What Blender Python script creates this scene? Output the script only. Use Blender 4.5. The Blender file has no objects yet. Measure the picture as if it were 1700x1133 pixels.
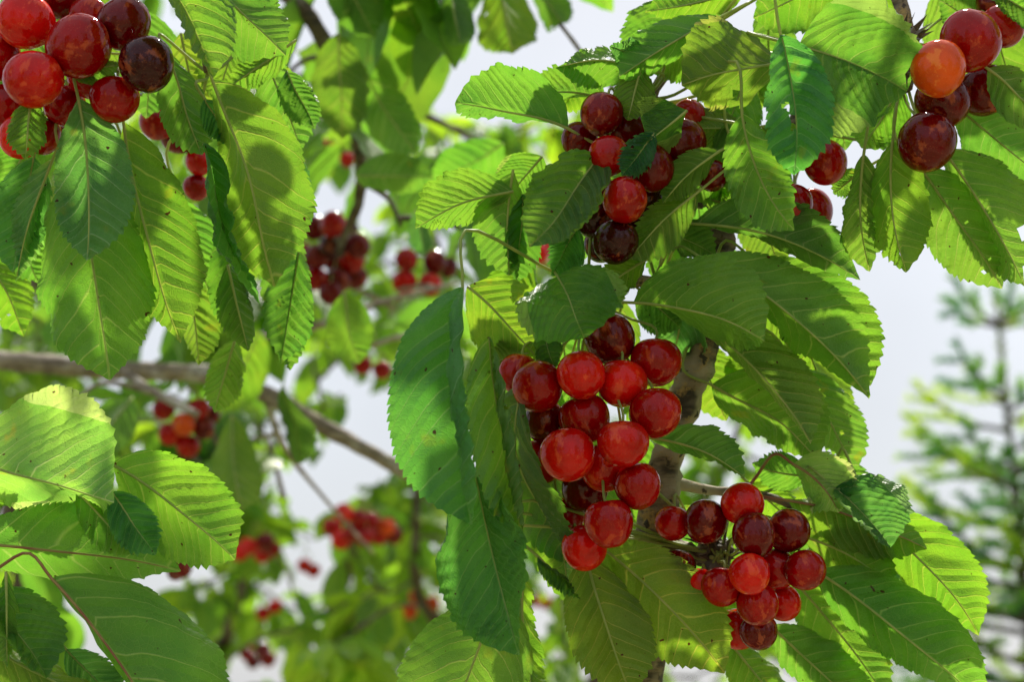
import bpy, math, random
import numpy as np
from mathutils import Vector, Quaternion, Matrix

# ------------------------------------------------------------------ camera, sky, sun
PITCH = math.radians(13.0)
LENS, SENSOR = 60.0, 36.0
IW, IH = 1700.0, 1133.0
FPX = LENS / SENSOR * IW
FOC = 0.90
scene = bpy.context.scene
cam_d = bpy.data.cameras.new("camera")
cam = bpy.data.objects.new("camera", cam_d)
scene.collection.objects.link(cam)
cam.location = (0, 0, 1.6)
cam.rotation_euler = (math.pi / 2 + PITCH, 0, 0)
cam_d.lens = LENS
cam_d.sensor_width = SENSOR
cam_d.clip_start = 0.05
cam_d.clip_end = 5000
cam_d.dof.use_dof = True
cam_d.dof.focus_distance = FOC
cam_d.dof.aperture_fstop = 7.2
scene.camera = cam

SUN_EL, SUN_AZ = math.radians(54), math.radians(14)      # azimuth from +Y towards +X
world = bpy.data.worlds.new("World")
scene.world = world
world.use_nodes = True
wn, wl = world.node_tree.nodes, world.node_tree.links
wn.clear()
w_out = wn.new('ShaderNodeOutputWorld')
w_bg = wn.new('ShaderNodeBackground')
w_sky = wn.new('ShaderNodeTexSky')
w_sky.sky_type = 'NISHITA'
w_sky.sun_disc = False
w_sky.sun_elevation = SUN_EL
w_sky.sun_rotation = SUN_AZ
w_sky.dust_density = 3.0
w_mix = wn.new('ShaderNodeMix')
w_mix.data_type = 'RGBA'
w_mix.inputs[0].default_value = 0.78
w_mix.inputs[7].default_value = (5.35, 5.55, 5.85, 1)       # thin even cloud veil
wl.new(w_sky.outputs[0], w_mix.inputs[6])
w_tc = wn.new('ShaderNodeTexCoord')
w_no = wn.new('ShaderNodeTexNoise')                        # soft uneven brightness of the veil, all round
w_no.inputs['Scale'].default_value = 2.2
w_no.inputs['Detail'].default_value = 5.0
w_mr = wn.new('ShaderNodeMapRange')
for k_, x_ in zip((1, 2, 3, 4), (0.3, 0.7, 0.86, 1.16)):
    w_mr.inputs[k_].default_value = x_
w_mul = wn.new('ShaderNodeVectorMath')
w_mul.operation = 'SCALE'
wl.new(w_tc.outputs['Generated'], w_no.inputs['Vector'])
wl.new(w_no.outputs['Fac'], w_mr.inputs[0])
wl.new(w_mix.outputs[2], w_mul.inputs[0])
wl.new(w_mr.outputs[0], w_mul.inputs['Scale'])
wl.new(w_mul.outputs[0], w_bg.inputs[0])
w_bg.inputs[1].default_value = 0.10
wl.new(w_bg.outputs[0], w_out.inputs[0])

sun_d = bpy.data.lights.new("sun", 'SUN')
sun_d.energy = 4.3
sun_d.angle = math.radians(3.5)
sun_d.color = (1.0, 0.94, 0.82)
sun = bpy.data.objects.new("sun", sun_d)
scene.collection.objects.link(sun)
sdir = Vector((math.sin(SUN_AZ) * math.cos(SUN_EL), math.cos(SUN_AZ) * math.cos(SUN_EL), math.sin(SUN_EL)))
sun.rotation_euler = sdir.to_track_quat('Z', 'Y').to_euler()
sun.location = (1, 3, 6)

scene.view_settings.view_transform = 'Standard'
scene.view_settings.look = 'None'
scene.view_settings.gamma = 1.0
scene.view_settings.exposure = 0.57
scene.render.engine = 'CYCLES'

# ------------------------------------------------------------------ helpers
R3 = np.array([1.0, 0, 0])
F3 = np.array([0, math.cos(PITCH), math.sin(PITCH)])
U3 = np.array([0, -math.sin(PITCH), math.cos(PITCH)])
C3 = np.array([0, 0, 1.6])
rng = np.random.default_rng(7)
random.seed(7)
COL = scene.collection


def at(px, py, d):
    """world point seen at photo pixel px,py at distance d along the optical axis"""
    return C3 + F3 * d + R3 * ((px - IW / 2) / FPX * d) - U3 * ((py - IH / 2) / FPX * d)


def nrm(v):
    return v / (np.linalg.norm(v, axis=-1, keepdims=True) + 1e-12)


def mesh_from(name, verts, faces, mats, uv=None, smooth=True, uv2=None):
    me = bpy.data.meshes.new(name)
    me.from_pydata([tuple(v) for v in verts], [], faces)
    if uv is not None:
        lay = me.uv_layers.new(name='UVMap')
        li = np.empty(len(me.loops), dtype=np.int32)
        me.loops.foreach_get('vertex_index', li)
        lay.data.foreach_set('uv', np.asarray(uv, dtype=np.float32)[li].ravel())
    if uv2 is not None:
        lay = me.uv_layers.new(name='Veins')
        lay.data.foreach_set('uv', np.asarray(uv2, dtype=np.float32)[li].ravel())
    if smooth:
        me.polygons.foreach_set('use_smooth', np.ones(len(me.polygons), dtype=bool))
    for m in (mats if isinstance(mats, (list, tuple)) else [mats]):
        me.materials.append(m)
    return me


def link(name, data, parent=None, loc=(0, 0, 0)):
    o = bpy.data.objects.new(name, data)
    COL.objects.link(o)
    if parent is not None:
        o.parent = parent
    o.location = tuple(loc)
    return o


def thing(name, label, cat, loc, group=None):
    o = link(name, None, None, loc)
    o.empty_display_size = 0.05
    o['label'] = label
    o['category'] = cat
    if group:
        o['group'] = group
    return o


def tube(pts, rad, n=7, cap=True):
    pts = np.asarray(pts, float)
    m = len(pts)
    rad = np.broadcast_to(np.asarray(rad, float), (m,))
    tan = nrm(np.gradient(pts, axis=0))
    ref = np.array([0.31, 0.22, 0.92])
    if abs(tan[0] @ ref) > 0.9:
        ref = np.array([0.9, -0.3, 0.1])
    u = nrm(np.cross(tan[0], ref))
    verts, faces = [], []
    for i in range(m):
        u = nrm(u - tan[i] * (u @ tan[i]))
        v = np.cross(tan[i], u)
        for k in range(n):
            a = 2 * math.pi * k / n
            verts.append(pts[i] + rad[i] * (math.cos(a) * u + math.sin(a) * v))
    for i in range(m - 1):
        for k in range(n):
            a, b = i * n + k, i * n + (k + 1) % n
            faces.append((a, b, b + n, a + n))
    if cap:
        faces.append(tuple(range(n))[::-1])
        faces.append(tuple(range((m - 1) * n, m * n)))
    return verts, faces


def spline(ctrl, n):
    """Catmull-Rom through control points (any dimension)"""
    c = np.asarray(ctrl, float)
    c = np.vstack([2 * c[0] - c[1], c, 2 * c[-1] - c[-2]])
    segs = len(c) - 3
    out = []
    for t in np.linspace(0, segs, n):
        i = min(int(t), segs - 1)
        f = t - i
        p0, p1, p2, p3 = c[i:i + 4]
        out.append(0.5 * (2 * p1 + (p2 - p0) * f + (2 * p0 - 5 * p1 + 4 * p2 - p3) * f * f + (3 * p1 - p0 - 3 * p2 + p3) * f ** 3))
    return np.array(out)


class Acc:
    def __init__(s):
        s.v, s.f, s.uv = [], [], []

    def add(s, v, f, uv=None):
        o = len(s.v)
        s.v.extend([tuple(p) for p in v])
        s.f.extend([tuple(i + o for i in q) for q in f])
        if uv is not None:
            s.uv.extend([tuple(q) for q in uv])


# ------------------------------------------------------------------ materials
def new_mat(name):
    m = bpy.data.materials.new(name)
    m.use_nodes = True
    nt = m.node_tree
    nt.nodes.clear()
    return m, nt


class NB:
    """tiny node builder"""
    def __init__(s, nt):
        s.nt = nt

    def n(s, typ, **kw):
        nd = s.nt.nodes.new(typ)
        for k, v in kw.items():
            setattr(nd, k, v)
        return nd

    def put(s, sock, val):
        if hasattr(val, 'is_output'):
            s.nt.links.new(val, sock)
        else:
            sock.default_value = val

    def math(s, op, a, b=0.0, c=0.0):
        nd = s.n('ShaderNodeMath', operation=op)
        s.put(nd.inputs[0], a)
        s.put(nd.inputs[1], b)
        if op in ('MULTIPLY_ADD', 'SMOOTH_MIN', 'COMPARE', 'WRAP'):
            s.put(nd.inputs[2], c)
        return nd.outputs[0]

    def mix(s, fac, a, b, blend='MIX'):
        nd = s.n('ShaderNodeMix', data_type='RGBA', blend_type=blend)
        s.put(nd.inputs[0], fac)
        s.put(nd.inputs[6], a)
        s.put(nd.inputs[7], b)
        return nd.outputs[2]

    def ramp(s, val, lo, hi, olo=0.0, ohi=1.0):
        nd = s.n('ShaderNodeMapRange', interpolation_type='SMOOTHSTEP')
        s.put(nd.inputs[0], val)
        for k, x in zip((1, 2, 3, 4), (lo, hi, olo, ohi)):
            s.put(nd.inputs[k], x)
        return nd.outputs[0]

    def noise(s, vec, scale, detail=3.0, rough=0.55):
        nd = s.n('ShaderNodeTexNoise')
        if vec is not None:
            s.nt.links.new(vec, nd.inputs['Vector'])
        nd.inputs['Scale'].default_value = scale
        nd.inputs['Detail'].default_value = detail
        nd.inputs['Roughness'].default_value = rough
        return nd.outputs['Fac']


NV = 11.0          # lateral vein pairs
VA, VB = 0.50, 1.5  # vein rise: u0 = u - VA*|v| - VB*v*v


def leaf_material():
    m, nt = new_mat("leaf")
    b = NB(nt)
    uv = b.n('ShaderNodeUVMap')
    sep = b.n('ShaderNodeSeparateXYZ')
    nt.links.new(uv.outputs[0], sep.inputs[0])
    u, v = sep.outputs[0], sep.outputs[1]
    av = b.math('ABSOLUTE', v)
    oi = b.n('ShaderNodeObjectInfo')
    geo = b.n('ShaderNodeNewGeometry')
    # random offset per leaf, so no two leaves share their mottling
    off = b.math('MULTIPLY', oi.outputs['Random'], 37.0)
    cmb = b.n('ShaderNodeCombineXYZ')
    nt.links.new(u, cmb.inputs[0])
    nt.links.new(v, cmb.inputs[1])
    nt.links.new(off, cmb.inputs[2])
    P = cmb.outputs[0]
    uvv = b.n('ShaderNodeUVMap', uv_map='Veins')
    sepv = b.n('ShaderNodeSeparateXYZ')
    nt.links.new(uvv.outputs[0], sepv.inputs[0])
    t = b.math('ADD', sepv.outputs[0], b.math('MULTIPLY', b.math('SUBTRACT', b.noise(P, 14.0, 2.0), 0.5), 0.12))
    fr = b.math('SUBTRACT', b.math('FRACT', t), 0.5)
    dist = b.math('ABSOLUTE', fr)
    # line thins towards the margin
    wdt = b.math('SUBTRACT', 0.085, b.math('MULTIPLY', av, 0.20))
    vein = b.math('SUBTRACT', 1.0, b.ramp(dist, 0.0, wdt))
    mid = b.math('SUBTRACT', 1.0, b.ramp(av, 0.004, 0.012))
    # net of small veins
    vor = b.n('ShaderNodeTexVoronoi', feature='DISTANCE_TO_EDGE')
    nt.links.new(P, vor.inputs['Vector'])
    vor.inputs['Scale'].default_value = 46.0
    net = b.math('SUBTRACT', 1.0, b.ramp(vor.outputs['Distance'], 0.0, 0.10))
    vall = b.math('MAXIMUM', b.math('MAXIMUM', vein, mid), b.math('MULTIPLY', net, 0.16))
    big = b.noise(P, 3.2, 4.0)
    fine = b.noise(P, 60.0, 3.0)
    mot = b.ramp(big, 0.3, 0.7)
    # upper face
    top = b.mix(mot, (0.022, 0.082, 0.024, 1), (0.048, 0.130, 0.030, 1))
    top = b.mix(b.math('MULTIPLY', fine, 0.25), top, (0.05, 0.13, 0.06, 1))
    top = b.mix(b.math('MULTIPLY', vall, 0.55), top, (0.24, 0.36, 0.10, 1))
    # lower face: paler, matt
    und = b.mix(mot, (0.072, 0.150, 0.034, 1), (0.112, 0.198, 0.046, 1))
    und = b.mix(b.math('MULTIPLY', vall, 0.6), und, (0.44, 0.52, 0.20, 1))
    base = b.mix(geo.outputs['Backfacing'], top, und)
    trc = b.mix(mot, (0.175, 0.460, 0.030, 1), (0.285, 0.585, 0.036, 1))
    trc = b.mix(b.math('MULTIPLY', vall, 0.45), trc, (0.62, 0.72, 0.14, 1))
    # small brown specks, and a few yellowed patches
    sp = b.noise(P, 26.0, 1.0)
    speck = b.ramp(sp, 0.735, 0.78)
    base = b.mix(speck, base, (0.10, 0.045, 0.015, 1))
    trc = b.mix(speck, trc, (0.05, 0.02, 0.005, 1))
    yel = b.math('MULTIPLY', b.ramp(b.noise(P, 5.5, 3.0), 0.62, 0.74), b.ramp(oi.outputs['Random'], 0.45, 0.9))
    base = b.mix(b.math('MULTIPLY', yel, 0.5), base, (0.26, 0.24, 0.03, 1))
    trc = b.mix(b.math('MULTIPLY', yel, 0.5), trc, (0.55, 0.48, 0.02, 1))
    base = b.mix(1.0, base, oi.outputs['Color'], 'MULTIPLY')
    trc = b.mix(1.0, trc, oi.outputs['Color'], 'MULTIPLY')
    hs = b.n('ShaderNodeHueSaturation')
    b.put(hs.inputs['Hue'], b.math('ADD', 0.488, b.math('MULTIPLY', oi.outputs['Random'], 0.024)))
    b.put(hs.inputs['Value'], b.math('ADD', 0.88, b.math('MULTIPLY', oi.outputs['Random'], 0.26)))
    b.put(hs.inputs['Color'], base)
    # relief
    h = b.math('ADD', b.math('MULTIPLY', b.math('MULTIPLY', dist, dist), 2.2), b.math('MULTIPLY', net, -0.14))
    h = b.math('ADD', h, b.math('MULTIPLY', b.math('MAXIMUM', vein, mid), -0.30))
    h = b.math('ADD', h, b.math('MULTIPLY', b.noise(P, 30.0, 3.0), 0.25))
    bump = b.n('ShaderNodeBump')
    bump.inputs['Strength'].default_value = 0.7
    bump.inputs['Distance'].default_value = 0.0016
    b.put(bump.inputs['Height'], h)
    pr = b.n('ShaderNodeBsdfPrincipled')
    b.put(pr.inputs['Base Color'], hs.outputs[0])
    b.put(pr.inputs['Roughness'], b.math('ADD', b.math('ADD', 0.31, b.math('MULTIPLY', geo.outputs['Backfacing'], 0.09)), b.math('MULTIPLY', fine, 0.12)))
    pr.inputs['Specular IOR Level'].default_value = 0.36
    b.put(pr.inputs['Normal'], bump.outputs[0])
    tr = b.n('ShaderNodeBsdfTranslucent')
    b.put(tr.inputs['Color'], trc)
    b.put(tr.inputs['Normal'], bump.outputs[0])
    mx = b.n('ShaderNodeMixShader')
    mx.inputs[0].default_value = 0.50
    nt.links.new(pr.outputs[0], mx.inputs[1])
    nt.links.new(tr.outputs[0], mx.inputs[2])
    out = b.n('ShaderNodeOutputMaterial')
    nt.links.new(mx.outputs[0], out.inputs[0])
    return m


def stalk_material(name, c1, c2, sub=0.0):
    m, nt = new_mat(name)
    b = NB(nt)
    tc = b.n('ShaderNodeTexCoord')
    oi = b.n('ShaderNodeObjectInfo')
    col = b.mix(b.ramp(b.noise(tc.outputs['Object'], 70.0, 2.0), 0.35, 0.65), c1, c2)
    pr = b.n('ShaderNodeBsdfPrincipled')
    b.put(pr.inputs['Base Color'], b.mix(1.0, col, oi.outputs['Color'], 'MULTIPLY'))
    pr.inputs['Roughness'].default_value = 0.45
    tr = b.n('ShaderNodeBsdfTranslucent')
    b.put(tr.inputs['Color'], col)
    mx = b.n('ShaderNodeMixShader')
    mx.inputs[0].default_value = sub
    nt.links.new(pr.outputs[0], mx.inputs[1])
    nt.links.new(tr.outputs[0], mx.inputs[2])
    out = b.n('ShaderNodeOutputMaterial')
    nt.links.new(mx.outputs[0], out.inputs[0])
    return m


def cherry_material():
    m, nt = new_mat("cherry_skin")
    b = NB(nt)
    tc = b.n('ShaderNodeTexCoord')
    oi = b.n('ShaderNodeObjectInfo')
    off = b.n('ShaderNodeVectorMath', operation='ADD')
    cmb = b.n('ShaderNodeCombineXYZ')
    for k in range(3):
        nt.links.new(b.math('MULTIPLY', oi.outputs['Random'], 41.0 + 13 * k), cmb.inputs[k])
    nt.links.new(tc.outputs['Object'], off.inputs[0])
    nt.links.new(cmb.outputs[0], off.inputs[1])
    P = off.outputs[0]
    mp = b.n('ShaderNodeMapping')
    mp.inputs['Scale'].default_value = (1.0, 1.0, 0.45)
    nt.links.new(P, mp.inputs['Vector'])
    painted_reflection = b.ramp(b.noise(mp.outputs[0], 1.7, 5.0, 0.6), 0.555, 0.635)  # reflection of bright surroundings, painted into the skin colour as orange streaks
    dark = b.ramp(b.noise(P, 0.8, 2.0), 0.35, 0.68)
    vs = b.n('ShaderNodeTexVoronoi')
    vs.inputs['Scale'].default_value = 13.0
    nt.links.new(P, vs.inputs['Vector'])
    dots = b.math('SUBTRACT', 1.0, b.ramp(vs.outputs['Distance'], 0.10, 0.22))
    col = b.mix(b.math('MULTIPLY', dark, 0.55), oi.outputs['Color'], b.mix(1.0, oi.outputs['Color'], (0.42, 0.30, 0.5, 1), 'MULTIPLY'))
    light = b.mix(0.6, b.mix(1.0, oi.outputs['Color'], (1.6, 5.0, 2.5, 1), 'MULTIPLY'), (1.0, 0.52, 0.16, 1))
    col = b.mix(b.math('MULTIPLY', painted_reflection, 0.42), col, light)
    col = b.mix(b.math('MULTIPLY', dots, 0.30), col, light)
    pr = b.n('ShaderNodeBsdfPrincipled')
    b.put(pr.inputs['Base Color'], col)
    pr.inputs['Roughness'].default_value = 0.30
    pr.inputs['Specular IOR Level'].default_value = 0.0
    pr.inputs['Subsurface Weight'].default_value = 0.0
    pr.inputs['Subsurface Radius'].default_value = (1.0, 0.12, 0.06)
    pr.inputs['Subsurface Scale'].default_value = 0.25
    pr.inputs['Coat Weight'].default_value = 0.75
    pr.inputs['Coat IOR'].default_value = 1.42
    pr.inputs['Coat Tint'].default_value = (0.70, 0.16, 0.18, 1)
    pr.inputs['Coat Roughness'].default_value = 0.02
    bump = b.n('ShaderNodeBump')
    bump.inputs['Strength'].default_value = 0.05
    bump.inputs['Distance'].default_value = 0.02
    b.put(bump.inputs['Height'], b.noise(P, 5.0, 2.0))
    b.put(pr.inputs['Normal'], bump.outputs[0])
    b.put(pr.inputs['Coat Normal'], bump.outputs[0])
    out = b.n('ShaderNodeOutputMaterial')
    nt.links.new(pr.outputs[0], out.inputs[0])
    return m


def bark_material(name, dark, mid, light, lichen, scale=1.0):
    m, nt = new_mat(name)
    b = NB(nt)
    tc = b.n('ShaderNodeTexCoord')
    P = tc.outputs['Object']
    mp = b.n('ShaderNodeMapping')
    mp.inputs['Scale'].default_value = (1.0, 1.0, 4.5)
    nt.links.new(P, mp.inputs['Vector'])
    n1 = b.noise(mp.outputs[0], 38.0 * scale, 6.0, 0.65)
    n2 = b.noise(P, 75.0 * scale, 5.0, 0.7)
    n3 = b.noise(P, 24.0 * scale, 3.0)
    col = b.mix(b.ramp(n1, 0.41, 0.57), dark, mid)
    col = b.mix(b.ramp(n3, 0.50, 0.62), col, light)
    col = b.mix(b.math('MULTIPLY', b.ramp(n2, 0.52, 0.64), b.ramp(n3, 0.36, 0.5)), col, lichen)
    col = b.mix(b.ramp(b.noise(P, 150.0 * scale, 2.0), 0.60, 0.68), col, dark)
    pr = b.n('ShaderNodeBsdfPrincipled')
    b.put(pr.inputs['Base Color'], col)
    pr.inputs['Roughness'].default_value = 0.8
    bump = b.n('ShaderNodeBump')
    bump.inputs['Strength'].default_value = 0.9
    bump.inputs['Distance'].default_value = 0.004
    b.put(bump.inputs['Height'], b.math('ADD', n1, b.math('MULTIPLY', n2, 0.7)))
    b.put(pr.inputs['Normal'], bump.outputs[0])
    out = b.n('ShaderNodeOutputMaterial')
    nt.links.new(pr.outputs[0], out.inputs[0])
    return m


def needle_material():
    m, nt = new_mat("spruce_needle")
    b = NB(nt)
    oi = b.n('ShaderNodeObjectInfo')
    tc = b.n('ShaderNodeTexCoord')
    mot = b.ramp(b.noise(tc.outputs['Object'], 9.0, 2.0), 0.4, 0.62)
    col = b.mix(mot, (0.035, 0.105, 0.050, 1), (0.11, 0.19, 0.030, 1))
    col = b.mix(1.0, col, oi.outputs['Color'], 'MULTIPLY')
    pr = b.n('ShaderNodeBsdfPrincipled')
    b.put(pr.inputs['Base Color'], col)
    pr.inputs['Roughness'].default_value = 0.45
    tr = b.n('ShaderNodeBsdfTranslucent')
    b.put(tr.inputs['Color'], b.mix(1.0, b.mix(mot, (0.09, 0.25, 0.07, 1), (0.34, 0.50, 0.03, 1)), oi.outputs['Color'], 'MULTIPLY'))
    mx = b.n('ShaderNodeMixShader')
    mx.inputs[0].default_value = 0.4
    nt.links.new(pr.outputs[0], mx.inputs[1])
    nt.links.new(tr.outputs[0], mx.inputs[2])
    out = b.n('ShaderNodeOutputMaterial')
    nt.links.new(mx.outputs[0], out.inputs[0])
    return m


def ground_material():
    m, nt = new_mat("meadow")
    b = NB(nt)
    tc = b.n('ShaderNodeTexCoord')
    P = tc.outputs['Object']
    col = b.mix(b.ramp(b.noise(P, 0.6, 5.0), 0.35, 0.65), (0.20, 0.21, 0.09, 1), (0.38, 0.33, 0.19, 1))
    col = b.mix(b.ramp(b.noise(P, 14.0, 4.0), 0.4, 0.7), col, (0.13, 0.16, 0.06, 1))
    pr = b.n('ShaderNodeBsdfPrincipled')
    b.put(pr.inputs['Base Color'], col)
    pr.inputs['Roughness'].default_value = 0.9
    out = b.n('ShaderNodeOutputMaterial')
    nt.links.new(pr.outputs[0], out.inputs[0])
    return m


M_LEAF = leaf_material()
M_PET = stalk_material("petiole_green", (0.36, 0.46, 0.12, 1), (0.50, 0.54, 0.17, 1), 0.45)
M_PETR = stalk_material("petiole_red", (0.32, 0.12, 0.07, 1), (0.38, 0.27, 0.10, 1), 0.3)
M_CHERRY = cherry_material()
M_BARK = bark_material("mottled_bark", (0.045, 0.034, 0.024, 1), (0.20, 0.15, 0.09, 1), (0.36, 0.30, 0.21, 1), (0.40, 0.27, 0.09, 1))
M_TWIG = bark_material("twig_bark", (0.045, 0.030, 0.020, 1), (0.12, 0.08, 0.05, 1), (0.17, 0.15, 0.12, 1), (0.2, 0.16, 0.09, 1), 1.5)
M_BARK2 = bark_material("smooth_bark", (0.16, 0.12, 0.09, 1), (0.34, 0.28, 0.22, 1), (0.46, 0.42, 0.38, 1), (0.38, 0.30, 0.18, 1))
M_NEEDLE = needle_material()
M_GROUND = ground_material()

# ------------------------------------------------------------------ ground
gv, gf = [], []
G = 40
xs = np.sign(np.linspace(-1, 1, G)) * np.abs(np.linspace(-1, 1, G)) ** 3 * 2500
for j in range(G):
    for i in range(G):
        gv.append((xs[i], xs[j], 0.06 * math.sin(xs[i] * .7) * math.cos(xs[j] * .9) if abs(xs[i]) + abs(xs[j]) < 60 else 0.0))
for j in range(G - 1):
    for i in range(G - 1):
        a = j * G + i
        gf.append((a, a + 1, a + G + 1, a + G))
ground = link("ground", mesh_from("ground", gv, gf, M_GROUND))
ground['kind'] = 'structure'
ground['label'] = 'dry grassy ground under the cherry trees'

# ------------------------------------------------------------------ leaf builder
_pu = np.array([0, .02, .06, .13, .25, .40, .55, .68, .78, .86, .92, .96, .985, 1.0])
_pw = np.array([0.03, .16, .34, .56, .80, .95, 1.0, .95, .81, .59, .36, .18, .075, .012])
_us = np.linspace(0, 1, 400)
_ws = np.interp(_us, _pu, _pw)
_k = np.hanning(23)
_k /= _k.sum()
_wss = np.convolve(np.pad(_ws, 11, mode='edge'), _k, 'valid')
_wss[:4] = _ws[:4]
_wss[-3:] = _ws[-3:]


def leaf_profile(u):
    return np.interp(u, _us, _wss)


def leaf_mesh(P0, Pm, P2, view_side, angA, angB, W, top, name='leaf', nL=96, nS=6, teeth=32, tooth=0.0014,
              curlA=0.0, curlB=0.0, rollA=0.0, rollB=0.0, wave=0.0, twist=0.0, holes=(), seed=0, quilt=1.0, tipdrop=0.0):
    """blade along the quadratic curve P0-Pm-P2. view_side: point the blade is laid out against.
    angA/angB: tilt of each half out of the plane facing that point."""
    r = np.random.default_rng(seed)
    u = np.linspace(0, 1, nL + 1)
    c1 = 2 * Pm - 0.5 * (P0 + P2)
    mid = ((1 - u) ** 2)[:, None] * P0 + (2 * u * (1 - u))[:, None] * c1 + (u ** 2)[:, None] * P2
    L = np.sum(np.linalg.norm(np.diff(mid, axis=0), axis=1))
    mid = mid + np.outer(np.sin(u * 5.2 + r.uniform(0, 6)) * np.sin(u * math.pi), r.normal(size=3)) * L * 0.010
    vd = nrm(mid[nL // 2] - view_side)
    mid = mid + np.outer(tipdrop * L * np.clip((u - .45) / .55, 0, 1) ** 2.2, vd + 0 * vd)
    tan = nrm(np.gradient(mid, axis=0))
    view = nrm(mid - view_side)
    A = nrm(np.cross(tan, view))
    Cc = nrm(np.cross(A, tan))                        # towards or away from viewer
    sg = np.sign(np.sum(Cc * view, axis=1, keepdims=True))
    Cc = -Cc * sg                                     # towards viewer
    w0 = leaf_profile(u) * W
    saw_ph = u * teeth
    saw = saw_ph - np.floor(saw_ph)
    verts = []
    uvs = []
    cols = []
    wv_ph = r.uniform(0, 6.28, 4)
    ju = 0.35 + r.uniform(0.3, 1.2, teeth + 2)
    nv_, va, vb = r.uniform(8, 11.5), r.uniform(.38, .62), r.uniform(1.0, 2.0)
    off = {1: r.uniform(0, 1), -1: r.uniform(0, 1)}
    for sgn, ang, curl, roll, ph in ((1, angA, curlA, rollA, wv_ph[0]), (-1, angB, curlB, rollB, wv_ph[1])):
        th0 = ang + twist * (u - 0.5) * sgn + 0.10 * np.sin(u * 4.3 + wv_ph[2] + ph)
        pos = mid.copy()
        half = []
        ds = 1.0 / nS
        for k in range(1, nS + 1):
            s0 = (k - 0.5) * ds
            th = th0 + curl * s0 + roll * max(0.0, (s0 - .55) / .45) * np.clip(np.sin(u * math.pi) * 1.6, 0, 1)
            step = w0 * ds
            pos = pos + (A * (sgn * np.cos(th) * step)[:, None] + Cc * (np.sin(th) * step)[:, None])
            s = k * ds
            p = pos.copy()
            nv = A * (-sgn * np.sin(th))[:, None] + Cc * np.cos(th)[:, None]
            x = w0 * s
            v = x / L
            u0 = u - va * v - vb * v * v
            t = u0 * nv_ + off[sgn] + 0.30 * np.sin(u0 * 9 + wv_ph[3] * sgn) + 0.14 * np.sin(u0 * 23 + wv_ph[1] + sgn) + 0.06 * np.sin(v * 26 + u0 * 14)
            fr = np.abs(t - np.floor(t) - 0.5)           # 0 on a vein
            topdir = 1.0 if top else -1.0
            q = quilt * 0.0017 * (1 + .5 * np.sin(u * 7 + wv_ph[0] + 2 * sgn)) * (fr * 2.0) ** 1.2 * min(1, s * 2.5) * (1.0 - 0.35 * s) * np.sqrt(np.maximum(leaf_profile(u), 0))
            p += nv * (q * topdir)[:, None]
            wvv = wave * W * (s ** 2.2) * (np.sin(u * 19 + ph) * 0.6 + np.sin(u * 31 + ph * 2.1) * 0.4) * np.sin(np.clip(u, 0, 1) * math.pi) ** 0.5
            p += nv * wvv[:, None]
            uu = u.copy()
            if k == nS:
                idx = np.clip(saw_ph.astype(int), 0, teeth)
                amp = tooth * ju[idx] * np.clip(np.sin(u * math.pi) * 2.2, 0, 1)
                sv = np.where(saw > 0.55, 1.0, saw / 0.55 * 0.9) - 0.4
                outv = A * (sgn * np.cos(th))[:, None] + Cc * np.sin(th)[:, None]
                p += outv * (amp * sv)[:, None] + tan * (amp * 0.9 * (sv > 0.2))[:, None]
                p += Cc * (r.normal(size=len(u)) * 0.0004)[:, None]
            half.append((p, np.stack([uu, sgn * v], 1), np.stack([t, np.zeros_like(t)], 1)))
        cols.append(half)
    # columns from -W to +W
    order = [c for c in reversed(cols[1])] + [(mid, np.stack([u, np.zeros_like(u)], 1), np.stack([u * nv_ + off[1], u * 0], 1))] + cols[0]
    ncol = len(order)
    V = np.stack([c[0] for c in order], 1).reshape(-1, 3)
    UV = np.stack([c[1] for c in order], 1).reshape(-1, 2)
    UV2 = np.stack([c[2] for c in order], 1).reshape(-1, 2)
    faces = []
    # orientation: is the (u x column) normal towards the viewer?
    i0 = (nL // 2) * ncol + ncol // 2
    e1 = V[i0 + ncol] - V[i0]
    e2 = V[i0 + 1] - V[i0]
    toward = np.cross(e2, e1) @ (view_side - V[i0]) > 0       # winding a, a+1, a+1+ncol, a+ncol
    flip = toward != bool(top)
    S = np.linspace(-1, 1, ncol)
    for i in range(nL):
        for k in range(ncol - 1):
            if holes:
                uc, sc = (i + .5) / nL, (S[k] + S[k + 1]) * .5
                if any(((uc - h[0]) / h[2]) ** 2 + ((sc - h[1]) / (h[2] * 2.0 * h[3])) ** 2 < 1 + 0.35 * math.sin(7 * math.atan2(uc - h[0], sc - h[1]) + h[0] * 9) for h in holes):
                    continue
            a = i * ncol + k
            q = (a, a + 1, a + 1 + ncol, a + ncol)
            faces.append(q[::-1] if flip else q)
    ndir = Cc * (1.0 if top else -1.0)
    return V, faces, (UV, UV2), mid, ndir, L


CAMP = C3.copy()
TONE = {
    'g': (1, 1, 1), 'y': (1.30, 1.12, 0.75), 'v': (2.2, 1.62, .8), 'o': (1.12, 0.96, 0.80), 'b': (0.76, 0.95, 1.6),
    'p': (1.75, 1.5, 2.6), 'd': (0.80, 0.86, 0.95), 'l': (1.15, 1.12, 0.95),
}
NODES = {}     # bough -> list of node points
LEAFN = [0]


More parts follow.
